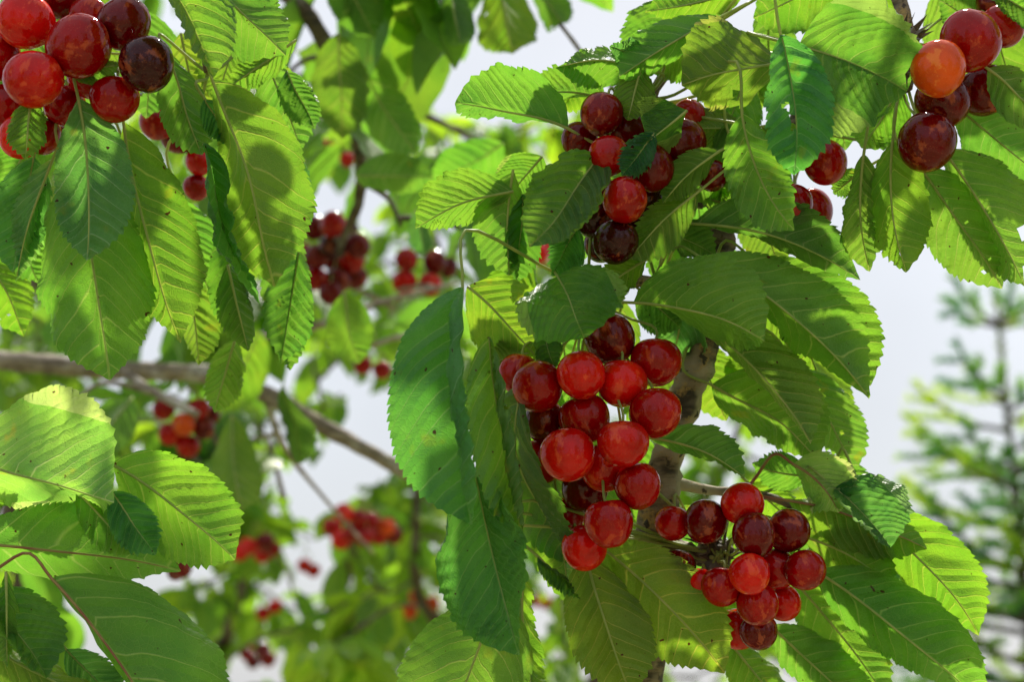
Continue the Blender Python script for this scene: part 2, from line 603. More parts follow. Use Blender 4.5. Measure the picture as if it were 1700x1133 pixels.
def hero_leaf(bough, bx, by, tx, ty, A, B, z0, z1, side='u', tone='g', bend=0.0, dm=0.0, kw=0.26, sA=None, sB=None, node=None,
              red=False, pet=True, **opt):
    """pixel base and tip, apparent half widths in pixels, depths in cm from the plane of focus"""
    LEAFN[0] += 1
    d0, d2 = FOC + z0 / 100, FOC + z1 / 100
    P0, P2 = at(bx, by, d0), at(tx, ty, d2)
    dx, dy = tx - bx, ty - by
    ln = math.hypot(dx, dy)
    mx, my = (bx + tx) / 2 + dy / ln * bend, (by + ty) / 2 - dx / ln * bend
    Pm = at(mx, my, (d0 + d2) / 2 + dm / 100)
    L = np.linalg.norm(P2 - P0)
    pm = (d0 + d2) / 2 / FPX
    W = max(A * pm, B * pm, kw * L) * 1.03
    top = side == 't'
    s = 1.0 if top else -1.0
    sA = s if sA is None else sA
    sB = s if sB is None else sB
    aA = sA * math.acos(min(1, A * pm / W))
    aB = sB * math.acos(min(1, B * pm / W))
    o = dict(curlA=-0.35 * sA * rng.uniform(.3, 1.2), curlB=-0.35 * sB * rng.uniform(.3, 1.2), wave=rng.uniform(.02, .11), twist=rng.uniform(-.6, .6), tipdrop=rng.uniform(-.14, .18), seed=LEAFN[0], nS=8)
    for kx in ('rollA', 'rollB'):
        o[kx] = rng.choice([0, 0, 0, 1.0, -1.0, 1.6]) * rng.uniform(.6, 1.2)
    o['quilt'] = 1.9 if top else 1.35
    if rng.uniform() < .33:
        o['holes'] = [(rng.uniform(.3, .92), rng.choice([-1, 1]) * rng.uniform(.15, .95), rng.uniform(.011, .030), rng.uniform(.7, 1.3)) for _ in range(int(rng.integers(1, 4)))]
    o.update(opt)
    teeth = int(np.clip(L / 0.0036, 16, 36))
    V, F, UV, mid, nd, L = leaf_mesh(P0, Pm, P2, CAMP, aA, aB, W, top, nL=teeth * 3, teeth=teeth, **o)
    root = bough['root']
    rl = np.array(root.location)
    me = mesh_from('leaf', V - P0, F, M_LEAF, UV[0], uv2=UV[1])
    lf = link('leaf', me, root, P0 - rl)
    t = TONE[tone]
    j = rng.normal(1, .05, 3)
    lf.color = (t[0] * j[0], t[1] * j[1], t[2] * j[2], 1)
    # midrib and petiole, one tapered stalk on the lower face
    mr = mid[:int(len(mid) * .96):3] - nd[:int(len(mid) * .96):3] * 0.00025
    uu = np.linspace(0, 1, len(mr))
    rad = 0.00068 * (1 - uu) ** 0.8 + 0.00016
    pts, rr = mr, rad
    if pet:
        if node is None:
            cand = bough['nodes']
            dd = [np.linalg.norm(c - P0) for c in cand]
            N = cand[int(np.argmin(dd))]
        else:
            N = node
        tdir = nrm(mid[0] - mid[4])
        dist = np.linalg.norm(N - P0)
        k1 = P0 + tdir * min(.035, dist * .38)
        k2 = P0 * .35 + N * .65 + tdir * dist * .10 + F3 * (0.004 + dist * 0.08)
        pp = spline([N, k2, k1, P0], 14)[:-1]
        pts = np.vstack([pp, mr])
        rr = np.concatenate([np.linspace(0.0010, 0.0008, len(pp)), rad])
    v, f = tube(pts - P0, rr, 6)
    pe = link('petiole', mesh_from('petiole', v, f, M_PETR if red else M_PET), lf)
    pe.color = (1, 1, 1, 1)
    return lf


def make_bough(label, limbs, bark, nodes, extra_tubes=(), name='cherry_branch', cat='branch', base=None, group='fruiting cherry branches'):
    """limbs: list of (control points world, radii)"""
    p0 = np.array(limbs[0][0][0]) if base is None else np.array(base)
    root = thing(name, label, cat, p0, group)
    for ctrl, rads, n in limbs:
        pts = spline(ctrl, n)
        rad = np.interp(np.linspace(0, 1, n), np.linspace(0, 1, len(rads)), rads)
        # knobbly rings and swellings
        s = np.cumsum(np.r_[0, np.linalg.norm(np.diff(pts, axis=0), axis=1)])
        rad = rad * (1 + 0.05 * np.sin(s * 260 + 1) + 0.045 * np.sin(s * 610) + 0.06 * np.sin(s * 97 + 2))
        v, f = tube(pts, rad, 14 if rads[0] > .006 else 8)
        v = np.array(v)
        if rads[0] > .006:
            jit = rng.normal(size=v.shape) * 0.0007
            v = v + jit
        link('branch', mesh_from('branch', v - p0, f, bark), root)
    return dict(root=root, nodes=[np.array(q) for q in nodes])


def spur(bough, p, r=0.006, n=14, seed=0):
    """short fruiting spur: knobbly ring wood with dry bud scales"""
    r_ = np.random.default_rng(seed)
    a = Acc()
    p = np.array(p)
    ax = nrm(r_.normal(size=3) * .5 + np.array([0, -.5, .4]))
    pts = [p - ax * r * 1.8, p - ax * r, p, p + ax * r * .8, p + ax * r * 1.3]
    v, f = tube(pts, [r * .7, r * 1.05, r * .85, r * 1.0, r * .4], 9)
    a.add(np.array(v) + r_.normal(size=(len(v), 3)) * r * .10, f)
    for k in range(n):
        d = nrm(r_.normal(size=3) + ax * .8)
        q = p + d * r * .7
        l = r * r_.uniform(.7, 1.9)
        sd = nrm(np.cross(d, r_.normal(size=3))) * l * .28
        up = nrm(np.cross(sd, d)) * l * .10
        b0 = [q - sd, q + up, q + sd, q - up, q + d * l + r_.normal(size=3) * l * .25]
        a.add(b0, [(0, 1, 4), (1, 2, 4), (2, 3, 4), (3, 0, 4)])
    root = bough['root']
    o = link('spur', mesh_from('spur', np.array(a.v) - p, a.f, M_TWIG, smooth=False), root, p - np.array(root.location))
    return o


# ------------------------------------------------------------------ cherries
def cherry_mesh(seed, nu=28, nv=20):
    r = np.random.default_rng(seed)
    verts, faces = [], []
    verts.append((0, 0, 0.0))
    f1, f2 = r.uniform(0, 6.28, 2)
    for j in range(1, nv):
        th = math.pi * j / nv
        for i in range(nu):
            ph = 2 * math.pi * i / nu
            rr = 1 + 0.034 * math.sin(2 * ph + f1) * math.sin(th) + .015 * math.sin(3 * ph + f2) - 0.045 * math.exp(-((math.sin((ph - f2) / 2)) / 0.10) ** 2) * math.sin(th)
            rad = math.sin(th) ** 0.93 * rr * (1.0 + 0.075 * math.cos(th))
            z = 0.97 * math.cos(th) - 0.26 * math.exp(-(th / 0.36) ** 2) + 0.045 * math.exp(-((math.pi - th) / 0.16) ** 2)
            verts.append((rad * math.cos(ph), rad * math.sin(ph), z))
    verts[0] = (0, 0, 0.97 - 0.27)
    verts.append((0, 0, -0.97 + 0.05))
    for i in range(nu):
        faces.append((0, 1 + i, 1 + (i + 1) % nu))
        b0 = 1 + (nv - 2) * nu
        faces.append((len(verts) - 1, b0 + (i + 1) % nu, b0 + i))
    for j in range(nv - 2):
        for i in range(nu):
            a = 1 + j * nu + i
            b_ = 1 + j * nu + (i + 1) % nu
            faces.append((a, a + nu, b_ + nu, b_))
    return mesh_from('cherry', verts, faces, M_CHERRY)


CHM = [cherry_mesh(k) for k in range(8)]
CHC = {'o': (1.0, 0.24, 0.02), 'b': (0.80, 0.014, 0.008), 'r': (0.46, 0.003, 0.006), 'd': (0.19, 0.001, 0.007), 'k': (0.055, 0.002, 0.009)}


def cherry_cluster(label, spur_p, lst, d, stalks=True, seed=0, push=True, lo=False):
    """lst: (px, py, radius px, colour) from front to back; d distance of the middle of the cluster"""
    r = np.random.default_rng(100 + seed)
    S = np.array(spur_p)
    root = thing('cherry_cluster', label, 'cherries', S, 'clusters of cherries')
    n = len(lst)
    rad = np.array([c[2] for c in lst]) * (1.11 if seed in (1, 2, 5) else 1.03) * d / FPX
    z = np.linspace(-0.5, 0.5, n) * np.mean(rad) * 1.2
    xy = np.array([(c[0], c[1]) for c in lst], float) * d / FPX
    if push:
        for it in range(160):
            for i in range(n):
                for j in range(i + 1, n):
                    h2 = np.sum((xy[i] - xy[j]) ** 2)
                    m = ((rad[i] + rad[j]) * 0.985) ** 2
                    if h2 < m:
                        need = math.sqrt(m - h2)
                        gap = z[j] - z[i]
                        if gap < need:
                            e = (need - gap) * 0.5
                            z[i] -= e * 0.5
                            z[j] += e * 0.5
        z -= z.mean()
    for i, c in enumerate(lst):
        dz = d + z[i]
        p = at(c[0], c[1], dz)
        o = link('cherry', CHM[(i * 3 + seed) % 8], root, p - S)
        q = rad[i] * dz / d
        to = nrm(S - p)
        ax = nrm(np.array([0, 0, .75]) + to * .55 + F3 * .25 + r.normal(size=3) * .22)
        rot = Vector(ax).to_track_quat('Z', 'Y') @ Quaternion((0, 0, 1), r.uniform(0, 6.28))
        o.rotation_mode = 'QUATERNION'
        o.rotation_quaternion = rot
        o.scale = (q * 1.0, q * r.uniform(.96, 1.02), q * r.uniform(.97, 1.05))
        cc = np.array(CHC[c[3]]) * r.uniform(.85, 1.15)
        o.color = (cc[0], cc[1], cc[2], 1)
        if stalks:
            t0 = p + ax * q * .70
            dist = np.linalg.norm(S - t0)
            pts = spline([t0, t0 + ax * min(.010, dist * .3) + F3 * min(.006, dist * .15), (t0 + S) / 2 + F3 * min(.020, dist * .35) + r.normal(size=3) * .002, S + r.normal(size=3) * .002], 14)
            rr = np.full(14, 0.00075)
            rr[0] = 0.0012
            rr[-1] = 0.0012
            M = Matrix.LocRotScale(Vector(p), rot, Vector(o.scale)).inverted()
            v, f = tube(pts, rr, 6)
            v = [M @ Vector(x) for x in v]
            link('stalk', mesh_from('stalk', v, f, M_PET), o)
    return root


def zc(px, py, z):
    return at(px, py, FOC + z / 100)


# ------------------------------------------------------------------ near boughs (in focus)
# 1. the mottled limb right of the middle, rising from below the frame
p_low = zc(1060, 1180, 6)
limb = [np.array([0.13, 1.02, -0.05]), np.array([0.12, 1.00, 0.75]), zc(1045, 1400, 6.5), zc(1068, 1133, 6), zc(1083, 900, 6), zc(1106, 770, 6), zc(1143, 645, 6.5),
        zc(1172, 570, 7), zc(1190, 450, 7.5), zc(1205, 345, 8), zc(1255, 325, 8), zc(1330, 200, 8), zc(1420, 40, 8), zc(1480, -160, 8), zc(1530, -420, 9)]
rads = [.030, .022, .0150, .0115, .0105, .0098, .0092, .0088, .0082, .0078, .0074, .007, .0065, .006, .004]
arm_tr = [zc(1440, -10, 8), zc(1480, -30, 6.5), zc(1502, 40, 5), zc(1500, 95, 4)]
arm_c = [zc(1180, 500, 7.5), zc(1090, 470, 5.5), zc(1010, 470, 4), zc(980, 500, 3)]
arm_u = [zc(1205, 345, 8), zc(1150, 300, 7), zc(1110, 220, 5.5), zc(1080, 165, 5), zc(1150, 60, 6), zc(1220, -60, 7)]
arm_lr = [zc(1083, 905, 6), zc(1120, 912, 5.5), zc(1165, 925, 4.5), zc(1195, 922, 4)]
arm_ro = [zc(1110, 800, 6), zc(1180, 815, 8), zc(1250, 820, 8), zc(1310, 840, 7), zc(1370, 900, 7)]
arm_rt = [zc(1480, -160, 8), zc(1580, -60, 7), zc(1680, 10, 6), zc(1780, 60, 6)]
main = make_bough('upright mottled cherry limb at centre right with its leaves, rising behind the largest cherries',
                  [(limb, rads, 130), (arm_tr, [.006, .0052, .0046, .004], 18), (arm_c, [.0048, .0036, .003, .003], 18), (arm_u, [.006, .0048, .004, .0035, .003, .002], 26),
                   (arm_lr, [.008, .0065, .005, .0045], 16), (arm_ro, [.004, .003, .0025, .002, .0015], 22), (arm_rt, [.005, .004, .003, .002], 18)],
                  M_BARK,
                  [zc(980, 500, 3), zc(1080, 165, 5), zc(1195, 330, 7.5), zc(1150, 60, 6), zc(1250, 325, 8), zc(1190, 922, 4), zc(1165, 500, 7), zc(1260, 822, 8), zc(1370, 900, 7),
                   zc(1500, 100, 4), zc(1680, 10, 6), zc(1330, 200, 8), zc(1220, -60, 7), zc(1090, 470, 5.5)])
for k, (x, y, z, r_) in enumerate([(982, 503, 3, .0045), (1195, 925, 4, .0075), (1180, 905, 4.6, .006), (1500, 70, 4.4, .007), (1497, 122, 3.8, .0055), (1082, 170, 5, .005), (1160, 318, 7, .007), (1250, 330, 7.6, .007)]):
    spur(main, zc(x, y, z), r_, 16, k)

H = lambda *a, **k: hero_leaf(main, *a, **k)
# around the large cluster
H(768, 478, 784, 872, 46, 112, -3, -5.5, 't', 'b', bend=-14, dm=-1, sA=1, curlA=.5, rollA=3.0, nS=10, rollB=0, tipdrop=0, twist=0, curlB=-.25, wave=.03, node=zc(990, 474, 3.6))
H(812, 560, 870, 898, 52, 58, -1.6, -3, 't', 'g', pet=False, bend=-8, sA=1, sB=1, curlA=.4, rollA=3.0, rollB=0, tipdrop=0, twist=0, nS=10, wave=.02)
H(868, 640, 968, 944, 14, 56, -.6, 3.0, 't', 'l', pet=False, bend=-44, sA=1, sB=-1, tipdrop=0, twist=0, rollA=0, rollB=0)
H(790, 790, 862, 1086, 42, 118, -2, -3.4, 't', 'b', bend=-4, curlB=-.3, wave=.05, pet=False)
H(822, 985, 728, 1275, 112, 104, 0, -1, 'u', 'g', bend=4)
H(866, 940, 882, 1200, 10, 14, 1, 1, 'u', 'y')
H(918, 775, 946, 1012, 24, 32, 3, 3, 'u', 'o', node=zc(905, 700, 5))
H(893, 925, 964, 996, 9, 13, .6, 0, 't', 'd')
H(972, 918, 1050, 1160, 74, 54, 2.2, .5, 'u', 'o', bend=-6, dm=-.5)
H(992, 905, 1203, 1120, 78, 66, 3.2, .3, 'u', 'y', bend=12, dm=-.5)
H(926, 460, 970, 562, 92, 86, .6, -3.6, 't', 'l', bend=2, dm=-.7, kw=.24, curlA=-.2, curlB=-.3, wave=.05, twist=0, tipdrop=.1, rollA=0, rollB=0)
H(776, 476, 905, 612, 74, 52, 3.5, 3, 'u', 'y', pet=False, bend=6)
H(915, 568, 806, 600, 34, 34, 3.2, 4, 'u', 'o', bend=8)
H(900, 545, 922, 616, 32, 24, 2.4, 0, 't', 'd', pet=False)
H(1072, 432, 985, 486, 26, 30, 2, 1, 'u', 'y')
H(1052, 503, 1268, 567, 100, 7, 1, -3.2, 'u', 'l', bend=16, sA=1, curlA=-.5, wave=.04)
H(1165, 428, 1444, 664, 62, 26, 2, 1, 'u', 'l', bend=24, dm=-1.5, wave=.05)
H(1250, 430, 1444, 640, 62, 24, 3.4, 3, 'u', 'g', bend=22, wave=.06)
H(1152, 372, 1430, 466, 60, 26, 3, 2, 'u', 'd', bend=22, dm=-1)
H(1160, 540, 1344, 736, 66, 18, 3.5, 1, 'u', 'g', bend=20, sA=-1, wave=.06)
H(1182, 640, 1362, 768, 84, 36, 5.5, 4.5, 'u', 'o', bend=10)
H(1320, 520, 1396, 742, 44, 46, 8, 8, 'u', 'y')
H(1322, 610, 1420, 788, 48, 36, 7, 6.5, 'u', 'g', bend=6)
H(1290, 470, 1424, 560, 50, 40, 6.5, 6.5, 'u', 'g')
H(1150, 560, 1205, 700, 44, 46, 9, 9, 'u', 'y')
H(1078, 728, 1236, 794, 50, 16, 2, .5, 'u', 'g', bend=14, wave=.08)
H(1130, 500, 1105, 610, 50, 40, 6, 6.5, 'u', 'b', bend=8)
H(1060, 480, 1130, 545, 40, 40, 5, 5, 't', 'd')
# lower right
H(1318, 772, 1392, 852, 56, 26, 4, 2, 'u', 'p', bend=10, red=True, node=zc(1240, 812, 6), curlA=.8)
H(1345, 790, 1248, 770, 24, 34, 5.5, 6, 'u', 'g', bend=6)
H(1386, 812, 1478, 910, 80, 22, 3, 1, 't', 'b', bend=6, wave=.05)
H(1310, 832, 1538, 912, 26, 52, 4.2, 3.4, 'u', 'o', bend=10, red=True)
H(1335, 892, 1484, 978, 54, 26, 5, 4, 'u', 'o', bend=10)
H(1440, 850, 1626, 1058, 70, 46, 4.6, 3, 'u', 'y', bend=14)
H(1356, 950, 1632, 1172, 84, 52, 4, 2, 'u', 'g', bend=10, dm=-.6)
H(1318, 965, 1478, 1172, 56, 48, 6, 5, 'u', 'l', bend=6)
H(1280, 1040, 1450, 1200, 48, 44, 5.2, 4.5, 'u', 'g')
H(1205, 1060, 1330, 1210, 40, 40, 6.5, 6, 'u', 'y')
H(1390, 880, 1545, 1010, 34, 44, 6, 6, 'u', 'g')
H(1240, 800, 1330, 880, 40, 30, 8, 8, 'u', 'y')
H(1420, 790, 1500, 930, 30, 40, 5.5, 5, 'u', 'g')
# right of and above the upper cluster
H(1326, 76, 1506, 152, 140, 112, 0, -2.6, 't', 'g', bend=8, kw=.3, wave=.05, curlA=-.3, curlB=-.4, holes=[(.93, .5, .05, .8), (.9, -.75, .05, .7)])
H(1296, 58, 1318, 292, 56, 46, -2.4, -4, 't', 'b', bend=12, twist=.7, wave=.08, holes=[(.62, -.15, .05, 1.2), (.52, -.35, .035, 1.2)])
H(1232, 188, 1318, 382, 32, 42, -1, -2, 'u', 'l', bend=-16, curlB=.9, sA=1)
H(1300, 104, 1132, 142, 60, 92, 1.5, -.5, 'u', 'o', bend=-6, dm=-.8, holes=[(.34, .72, .04, 1.2)])
H(1200, 26, 1028, 128, 34, 42, 1.8, .6, 'u', 'l', bend=-4)
H(1235, -12, 1070, 20, 34, 30, 3.6, 3.4, 'u', 'y')
H(1072, 96, 1012, 76, 26, 26, 2, .6, 't', 'b', wave=.15)
H(1072, 116, 922, 112, 46, 16, 2.6, 2, 'u', 'g', bend=-12)
H(942, 213, 756, 172, 8, 78, 2, .5, 'u', 'g', bend=-8, sB=-1, wave=.07)
H(1006, 164, 880, 156, 10, 46, 3.4, 3, 'u', 'g', bend=-6)
H(1064, 112, 1042, 200, 34, 34, 1.6, .4, 'u', 'l')
H(1140, 184, 1076, 236, 8, 62, .4, -.8, 'u', 'l', pet=False, kw=.3)
H(1086, 222, 1032, 292, 24, 24, -.6, -1.6, 't', 'b', pet=False)
H(1190, 70, 1078, 118, 40, 40, 4.5, 4.5, 'u', 'y')
H(1248, 212, 1128, 214, 46, 26, 3.6, 3, 'u', 'o')
H(1205, 205, 1238, 324, 46, 48, 3.2, 3, 'u', 'g')
H(1196, 250, 1100, 338, 20, 34, 1, -.2, 'u', 'o', bend=-6)
H(994, 258, 879, 410, 54, 76, .2, -3.2, 't', 'g', pet=False, bend=6, wave=.07, curlA=-.5)
H(852, 318, 690, 380, 22, 58, 3, 2.2, 'u', 'l', pet=False, bend=-10)
H(852, 282, 846, 458, 20, 56, 3.6, 3.4, 'u', 'g', pet=False, bend=-6)
H(868, 322, 858, 470, 38, 16, 4.4, 4.4, 't', 'd', pet=False)
H(958, 378, 914, 458, 36, 14, 2, 1, 't', 'b')
H(1160, 318, 1044, 430, 42, 20, 1.4, 0, 'u', 'o', bend=-5)
H(1090, 372, 1188, 424, 36, 34, 3.8, 3.6, 't', 'd')
H(1235, 250, 1140, 330, 40, 40, 5.4, 5.4, 'u', 'g')
H(900, 260, 840, 330, 44, 44, 5.2, 5.6, 'u', 'g', pet=False)
H(1400, -40, 1250, 30, 60, 60, 6, 5.5, 'u', 'y')
H(1170, 330, 1245, 350, 26, 26, 5.6, 5.4, 'u', 'l')
H(1330, 210, 1262, 260, 40, 40, 3.5, 3.5, 'u', 'y')
# hanging at upper right
H(1434, 256, 1444, 452, 40, 40, 2, 1.4, 'u', 'g', bend=-10, node=zc(1436, 130, 5))
H(1482, 234, 1504, 452, 68, 28, 1, 0, 'u', 'o', bend=-12, holes=[(.86, -.10, .045, .9)])
H(1528, 280, 1664, 480, 58, 62, 3.4, 2.6, 'u', 'g', bend=4)
H(1566, 250, 1700, 474, 82, 26, 2.4, 1.4, 'u', 'g', bend=8, holes=[(.70, .5, .05, 1.0), (.93, .3, .05, .8)])
H(1590, 180, 1738, 300, 56, 58, 4, 3.6, 'u', 'g')
H(1498, 140, 1432, 246, 46, 40, 4.6, 4.4, 'u', 'l')
H(1640, 114, 1752, 206, 26, 44, -.5, -1.5, 'u', 'g')
H(1640, -20, 1750, 44, 40, 36, 1, 0, 't', 'g')
H(1430, 284, 1384, 322, 16, 22, 5, 5, 'u', 'g')
H(1560, 175, 1500, 300, 46, 46, 6, 6, 'u', 'l')
H(1660, 60, 1560, 0, 40, 40, 5, 5, 'u', 'g')

# leaves deeper in the bough, behind the fruit
for (bx, by, tx, ty, hw, z, tn) in [(930, 500, 960, 690, 56, 8, 'g'), (1040, 500, 1010, 680, 54, 9, 'o'), (1100, 560, 1070, 720, 50, 10, 'y'), (900, 620, 880, 800, 46, 8, 'g'), (960, 680, 985, 860, 52, 9, 'g'),
                                    (1060, 700, 1040, 880, 50, 10, 'l'), (1010, 800, 1000, 960, 46, 10, 'o'), (900, 560, 850, 720, 44, 9, 'g'), (990, 170, 1010, 330, 50, 9, 'g'), (1090, 190, 1060, 370, 56, 11, 'o'),
                                    (960, 290, 980, 440, 48, 9, 'g'), (1150, 240, 1170, 420, 54, 11, 'g'), (1230, 300, 1290, 450, 50, 10, 'o'), (1120, 330, 1080, 480, 48, 10, 'g'), (1180, 400, 1230, 560, 54, 10, 'g'),
                                    (1250, 420, 1320, 600, 56, 10, 'o'), (1230, 560, 1300, 700, 56, 10, 'y'), (1130, 840, 1180, 990, 46, 9, 'g'), (1230, 850, 1260, 1010, 50, 10, 'o'), (1290, 880, 1360, 1030, 50, 9, 'g'),
                                    (1180, 960, 1230, 1120, 46, 9, 'y'), (1380, 760, 1440, 900, 44, 8, 'g'), (1180, 60, 1250, 190, 56, 9, 'y'), (1280, 20, 1300, 190, 56, 9, 'g'), (1380, 60, 1400, 240, 56, 8, 'g'),
                                    (1460, -20, 1450, 150, 56, 8, 'y'), (1560, -20, 1600, 130, 56, 8, 'g'), (1660, -10, 1690, 150, 50, 8, 'o'), (1120, 10, 1060, 110, 50, 8, 'g'), (990, 100, 940, 190, 34, 7, 'y'),
                                    (1240, 130, 1200, 260, 50, 7, 'g'), (1310, 260, 1250, 360, 40, 9, 'g'), (880, 440, 820, 540, 44, 8, 'y'), (1420, 960, 1500, 1100, 50, 8, 'g'), (1500, 950, 1570, 1110, 46, 7, 'l')]:
    j = rng.uniform(-1, 1, 4)
    H(bx + j[0] * 8, by + j[1] * 8, tx + j[2] * 14, ty + j[3] * 10, hw, hw * rng.uniform(.55, 1), z, z + rng.uniform(-1.5, 1.5), 'u' if rng.uniform() < .8 else 't', tn, bend=rng.uniform(-10, 10), pet=False)

# 2. bough hanging in from the upper left
ul_limb = [np.array([-.62, .98, -.05]), np.array([-.60, .98, .9]), np.array([-.56, .97, 1.7]), zc(-520, -150, 6), zc(-200, -210, 4), zc(60, -120, 3), zc(260, -170, 3), zc(470, -260, 4)]
upl = make_bough('leafy cherry branch hanging in at the upper left corner above the dark cherries',
                 [(ul_limb, [.03, .024, .018, .012, .009, .007, .005, .003], 70), ([zc(60, -120, 3), zc(105, -40, 2.5), zc(120, 40, 2.5), zc(122, 110, 3)], [.005, .004, .0035, .003], 18),
                  ([zc(260, -170, 3), zc(300, -60, 4), zc(330, 40, 5), zc(345, 120, 5)], [.004, .003, .0028, .0022], 18)], M_BARK,
                 [zc(105, -40, 2.5), zc(122, 100, 3), zc(260, -170, 3), zc(345, 120, 5), zc(60, -120, 3), zc(320, 20, 5)])
H = lambda *a, **k: hero_leaf(upl, *a, **k)
H(212, -90, 353, 130, 78, 12, -1.5, -4, 't', 'l', bend=18, wave=.03)
H(325, -60, 474, 92, 48, 66, 1, 1, 'u', 'g')
H(352, 132, 456, 478, 100, 42, 1.4, 0, 'u', 'o', bend=6, kw=.24, dm=-.5)
H(205, 204, 300, 572, 86, 22, 1, -1, 'u', 'o', bend=-12, kw=.22)
H(116, 290, 183, 632, 88, 102, 0, -2, 'u', 'g', bend=8, kw=.24)
H(130, 164, 144, 432, 70, 44, -2, -4, 'u', 'b', bend=10, curlA=.8)
H(56, 262, 22, 452, 40, 54, 2, 2, 't', 'b')
H(88, 264, 26, 470, 9, 12, .6, 0, 'u', 'p', bend=-6)
H(338, 238, 432, 504, 26, 22, 2, 1.5, 't', 'b', pet=False, bend=-8)
H(492, 66, 376, 148, 22, 12, 3, 2, 'u', 'l', pet=False)
H(476, 118, 522, 212, 32, 30, 6, 6, 't', 'd', pet=False)
H(276, 84, 334, 256, 34, 42, 3.6, 3, 'u', 'd')
H(340, 165, 384, 240, 26, 26, 3, 3, 't', 'b')
H(52, 160, 42, 264, 28, 32, -3.4, -4.4, 'u', 'g', pet=False)
H(108, 118, 196, 108, 12, 26, -1.6, -2.4, 'u', 'l', pet=False)
H(505, 264, 478, 404, 24, 24, 5, 5, 't', 'b', pet=False)
H(378, 440, 412, 584, 32, 30, 5, 5, 'u', 'g', pet=False)
H(496, 420, 466, 604, 34, 34, 6, 6, 't', 'd', pet=False)
H(60, 220, -10, 350, 50, 50, 6, 6, 'u', 'g')
H(440, 90, 500, 250, 44, 44, 7, 7, 'u', 'g')
H(210, 300, 230, 470, 50, 50, 6, 6, 'u', 'g')
H(400, 30, 360, 170, 50, 50, 7, 7, 'u', 'o')
H(300, 330, 345, 480, 40, 40, 8, 8, 'u', 'g')
H(-40, 380, 40, 560, 40, 50, 9, 9, 'u', 'y')

for (bx, by, tx, ty, hw, z, tn) in [(60, -60, 40, 110, 60, 9, 'g'), (150, -40, 160, 130, 60, 10, 'o'), (30, 80, 20, 250, 56, 9, 'g'), (130, 110, 110, 260, 50, 10, 'g'), (230, 20, 250, 190, 56, 10, 'd'), (-10, 0, -30, 160, 50, 9, 'g'),
                                    (380, 380, 424, 566, 34, 7, 'g'), (440, 470, 474, 624, 34, 9, 'g'), (300, 440, 332, 604, 36, 9, 'o'), (462, 340, 486, 540, 36, 9, 'd'), (300, 60, 330, 220, 46, 8, 'o'), (430, 150, 470, 300, 46, 9, 'g'),
                                    (390, 560, 350, 680, 34, 12, 'l'), (250, 300, 260, 430, 44, 9, 'l'), (20, 330, 60, 470, 40, 8, 'g')]:
    j = rng.uniform(-1, 1, 4)
    H(bx + j[0] * 8, by + j[1] * 8, tx + j[2] * 10, ty + j[3] * 10, hw, hw * rng.uniform(.55, 1), z, z + rng.uniform(-1.5, 1.5), 'u' if rng.uniform() < .7 else 't', tn, bend=rng.uniform(-10, 10), pet=False)

# 3. leaves reaching in at the lower left
ll_limb = [np.array([-.60, .93, -.05]), np.array([-.58, .92, .8]), zc(-620, 1150, 2), zc(-400, 990, 2), zc(-200, 930, 1), zc(-60, 900, 1)]
lol = make_bough('cherry twig at the lower left corner carrying big pale green leaves',
                 [(ll_limb, [.026, .02, .013, .008, .005, .0035], 60)], M_BARK, [zc(-60, 900, 1), zc(-200, 930, 1)])
H = lambda *a, **k: hero_leaf(lol, *a, **k)
H(-70, 752, 190, 836, 165, 14, -1, -3, 'u', 'p', bend=-4, kw=.3, sA=-1, wave=.05)
H(186, 772, 389, 930, 82, 56, 1, 0, 'u', 'l', bend=10, pet=True, node=zc(60, 830, 2))
H(-60, 904, 304, 950, 84, 60, .6, 0, 'u', 'g', bend=10, red=True, kw=.22)
H(186, 818, 258, 922, 36, 34, -1, -2, 't', 'b', node=zc(100, 850, 1))
H(86, 962, 318, 1330, 150, 12, -2, -4, 'u', 'g', bend=22, red=True, sA=-1, wave=.05, node=zc(-60, 965, -1))
H(-30, 990, 76, 1128, 70, 30, -1, -3, 't', 'd', bend=10)
H(-40, 1060, 190, 1190, 34, 50, -2, -3.5, 'u', 'o')
H(110, 1080, 206, 1180, 34, 34, 0, 0, 't', 'b', node=zc(-60, 1000, 0))
H(10, 950, 12, 1110, 14, 14, -3, -4, 'u', 'l', pet=False)
H(128, 815, 224, 922, 22, 34, -.6, -1.4, 'u', 'l', pet=False)
H(-50, 830, 40, 800, 30, 30, 2, 2, 'u', 'y')

# ------------------------------------------------------------------ near cherries
cherry_cluster('large cluster of glossy red cherries in the middle, in front of the mottled limb', zc(982, 503, 2.6), [
    (1011, 869, 38, 'r'), (943, 756, 41, 'b'), (970, 911, 35, 'b'), (1034, 737, 38, 'b'), (1088, 687, 39, 'r'), (965, 624, 37, 'b'), (1032, 637, 38, 'b'), (893, 644, 40, 'r'),
    (1088, 602, 39, 'r'), (970, 696, 40, 'r'), (1058, 808, 35, 'r'), (1013, 564, 39, 'd'), (1003, 778, 37, 'b'), (970, 814, 36, 'd'), (904, 700, 33, 'd'), (899, 766, 36, 'r'),
    (862, 622, 32, 'r'), (942, 858, 28, 'r')], FOC + .002, seed=1)
cherry_cluster('dark red cherries half hidden among leaves above the large middle cluster', zc(1082, 170, 4.6), [
    (1037, 333, 35, 'r'), (1011, 259, 31, 'r'), (999, 190, 33, 'd'), (1080, 280, 38, 'd'), (962, 233, 28, 'd'), (1130, 240, 40, 'd'), (1045, 215, 31, 'd'), (1145, 196, 28, 'r'),
    (1022, 402, 36, 'k'), (990, 362, 34, 'k'), (995, 322, 28, 'd'), (964, 350, 24, 'k'), (1182, 292, 24, 'd'), (1072, 330, 28, 'k'), (998, 408, 26, 'k'), (1062, 250, 30, 'd'), (974, 288, 27, 'd'), (1104, 214, 30, 'd'), (1054, 372, 30, 'k')], FOC + .03, seed=2)
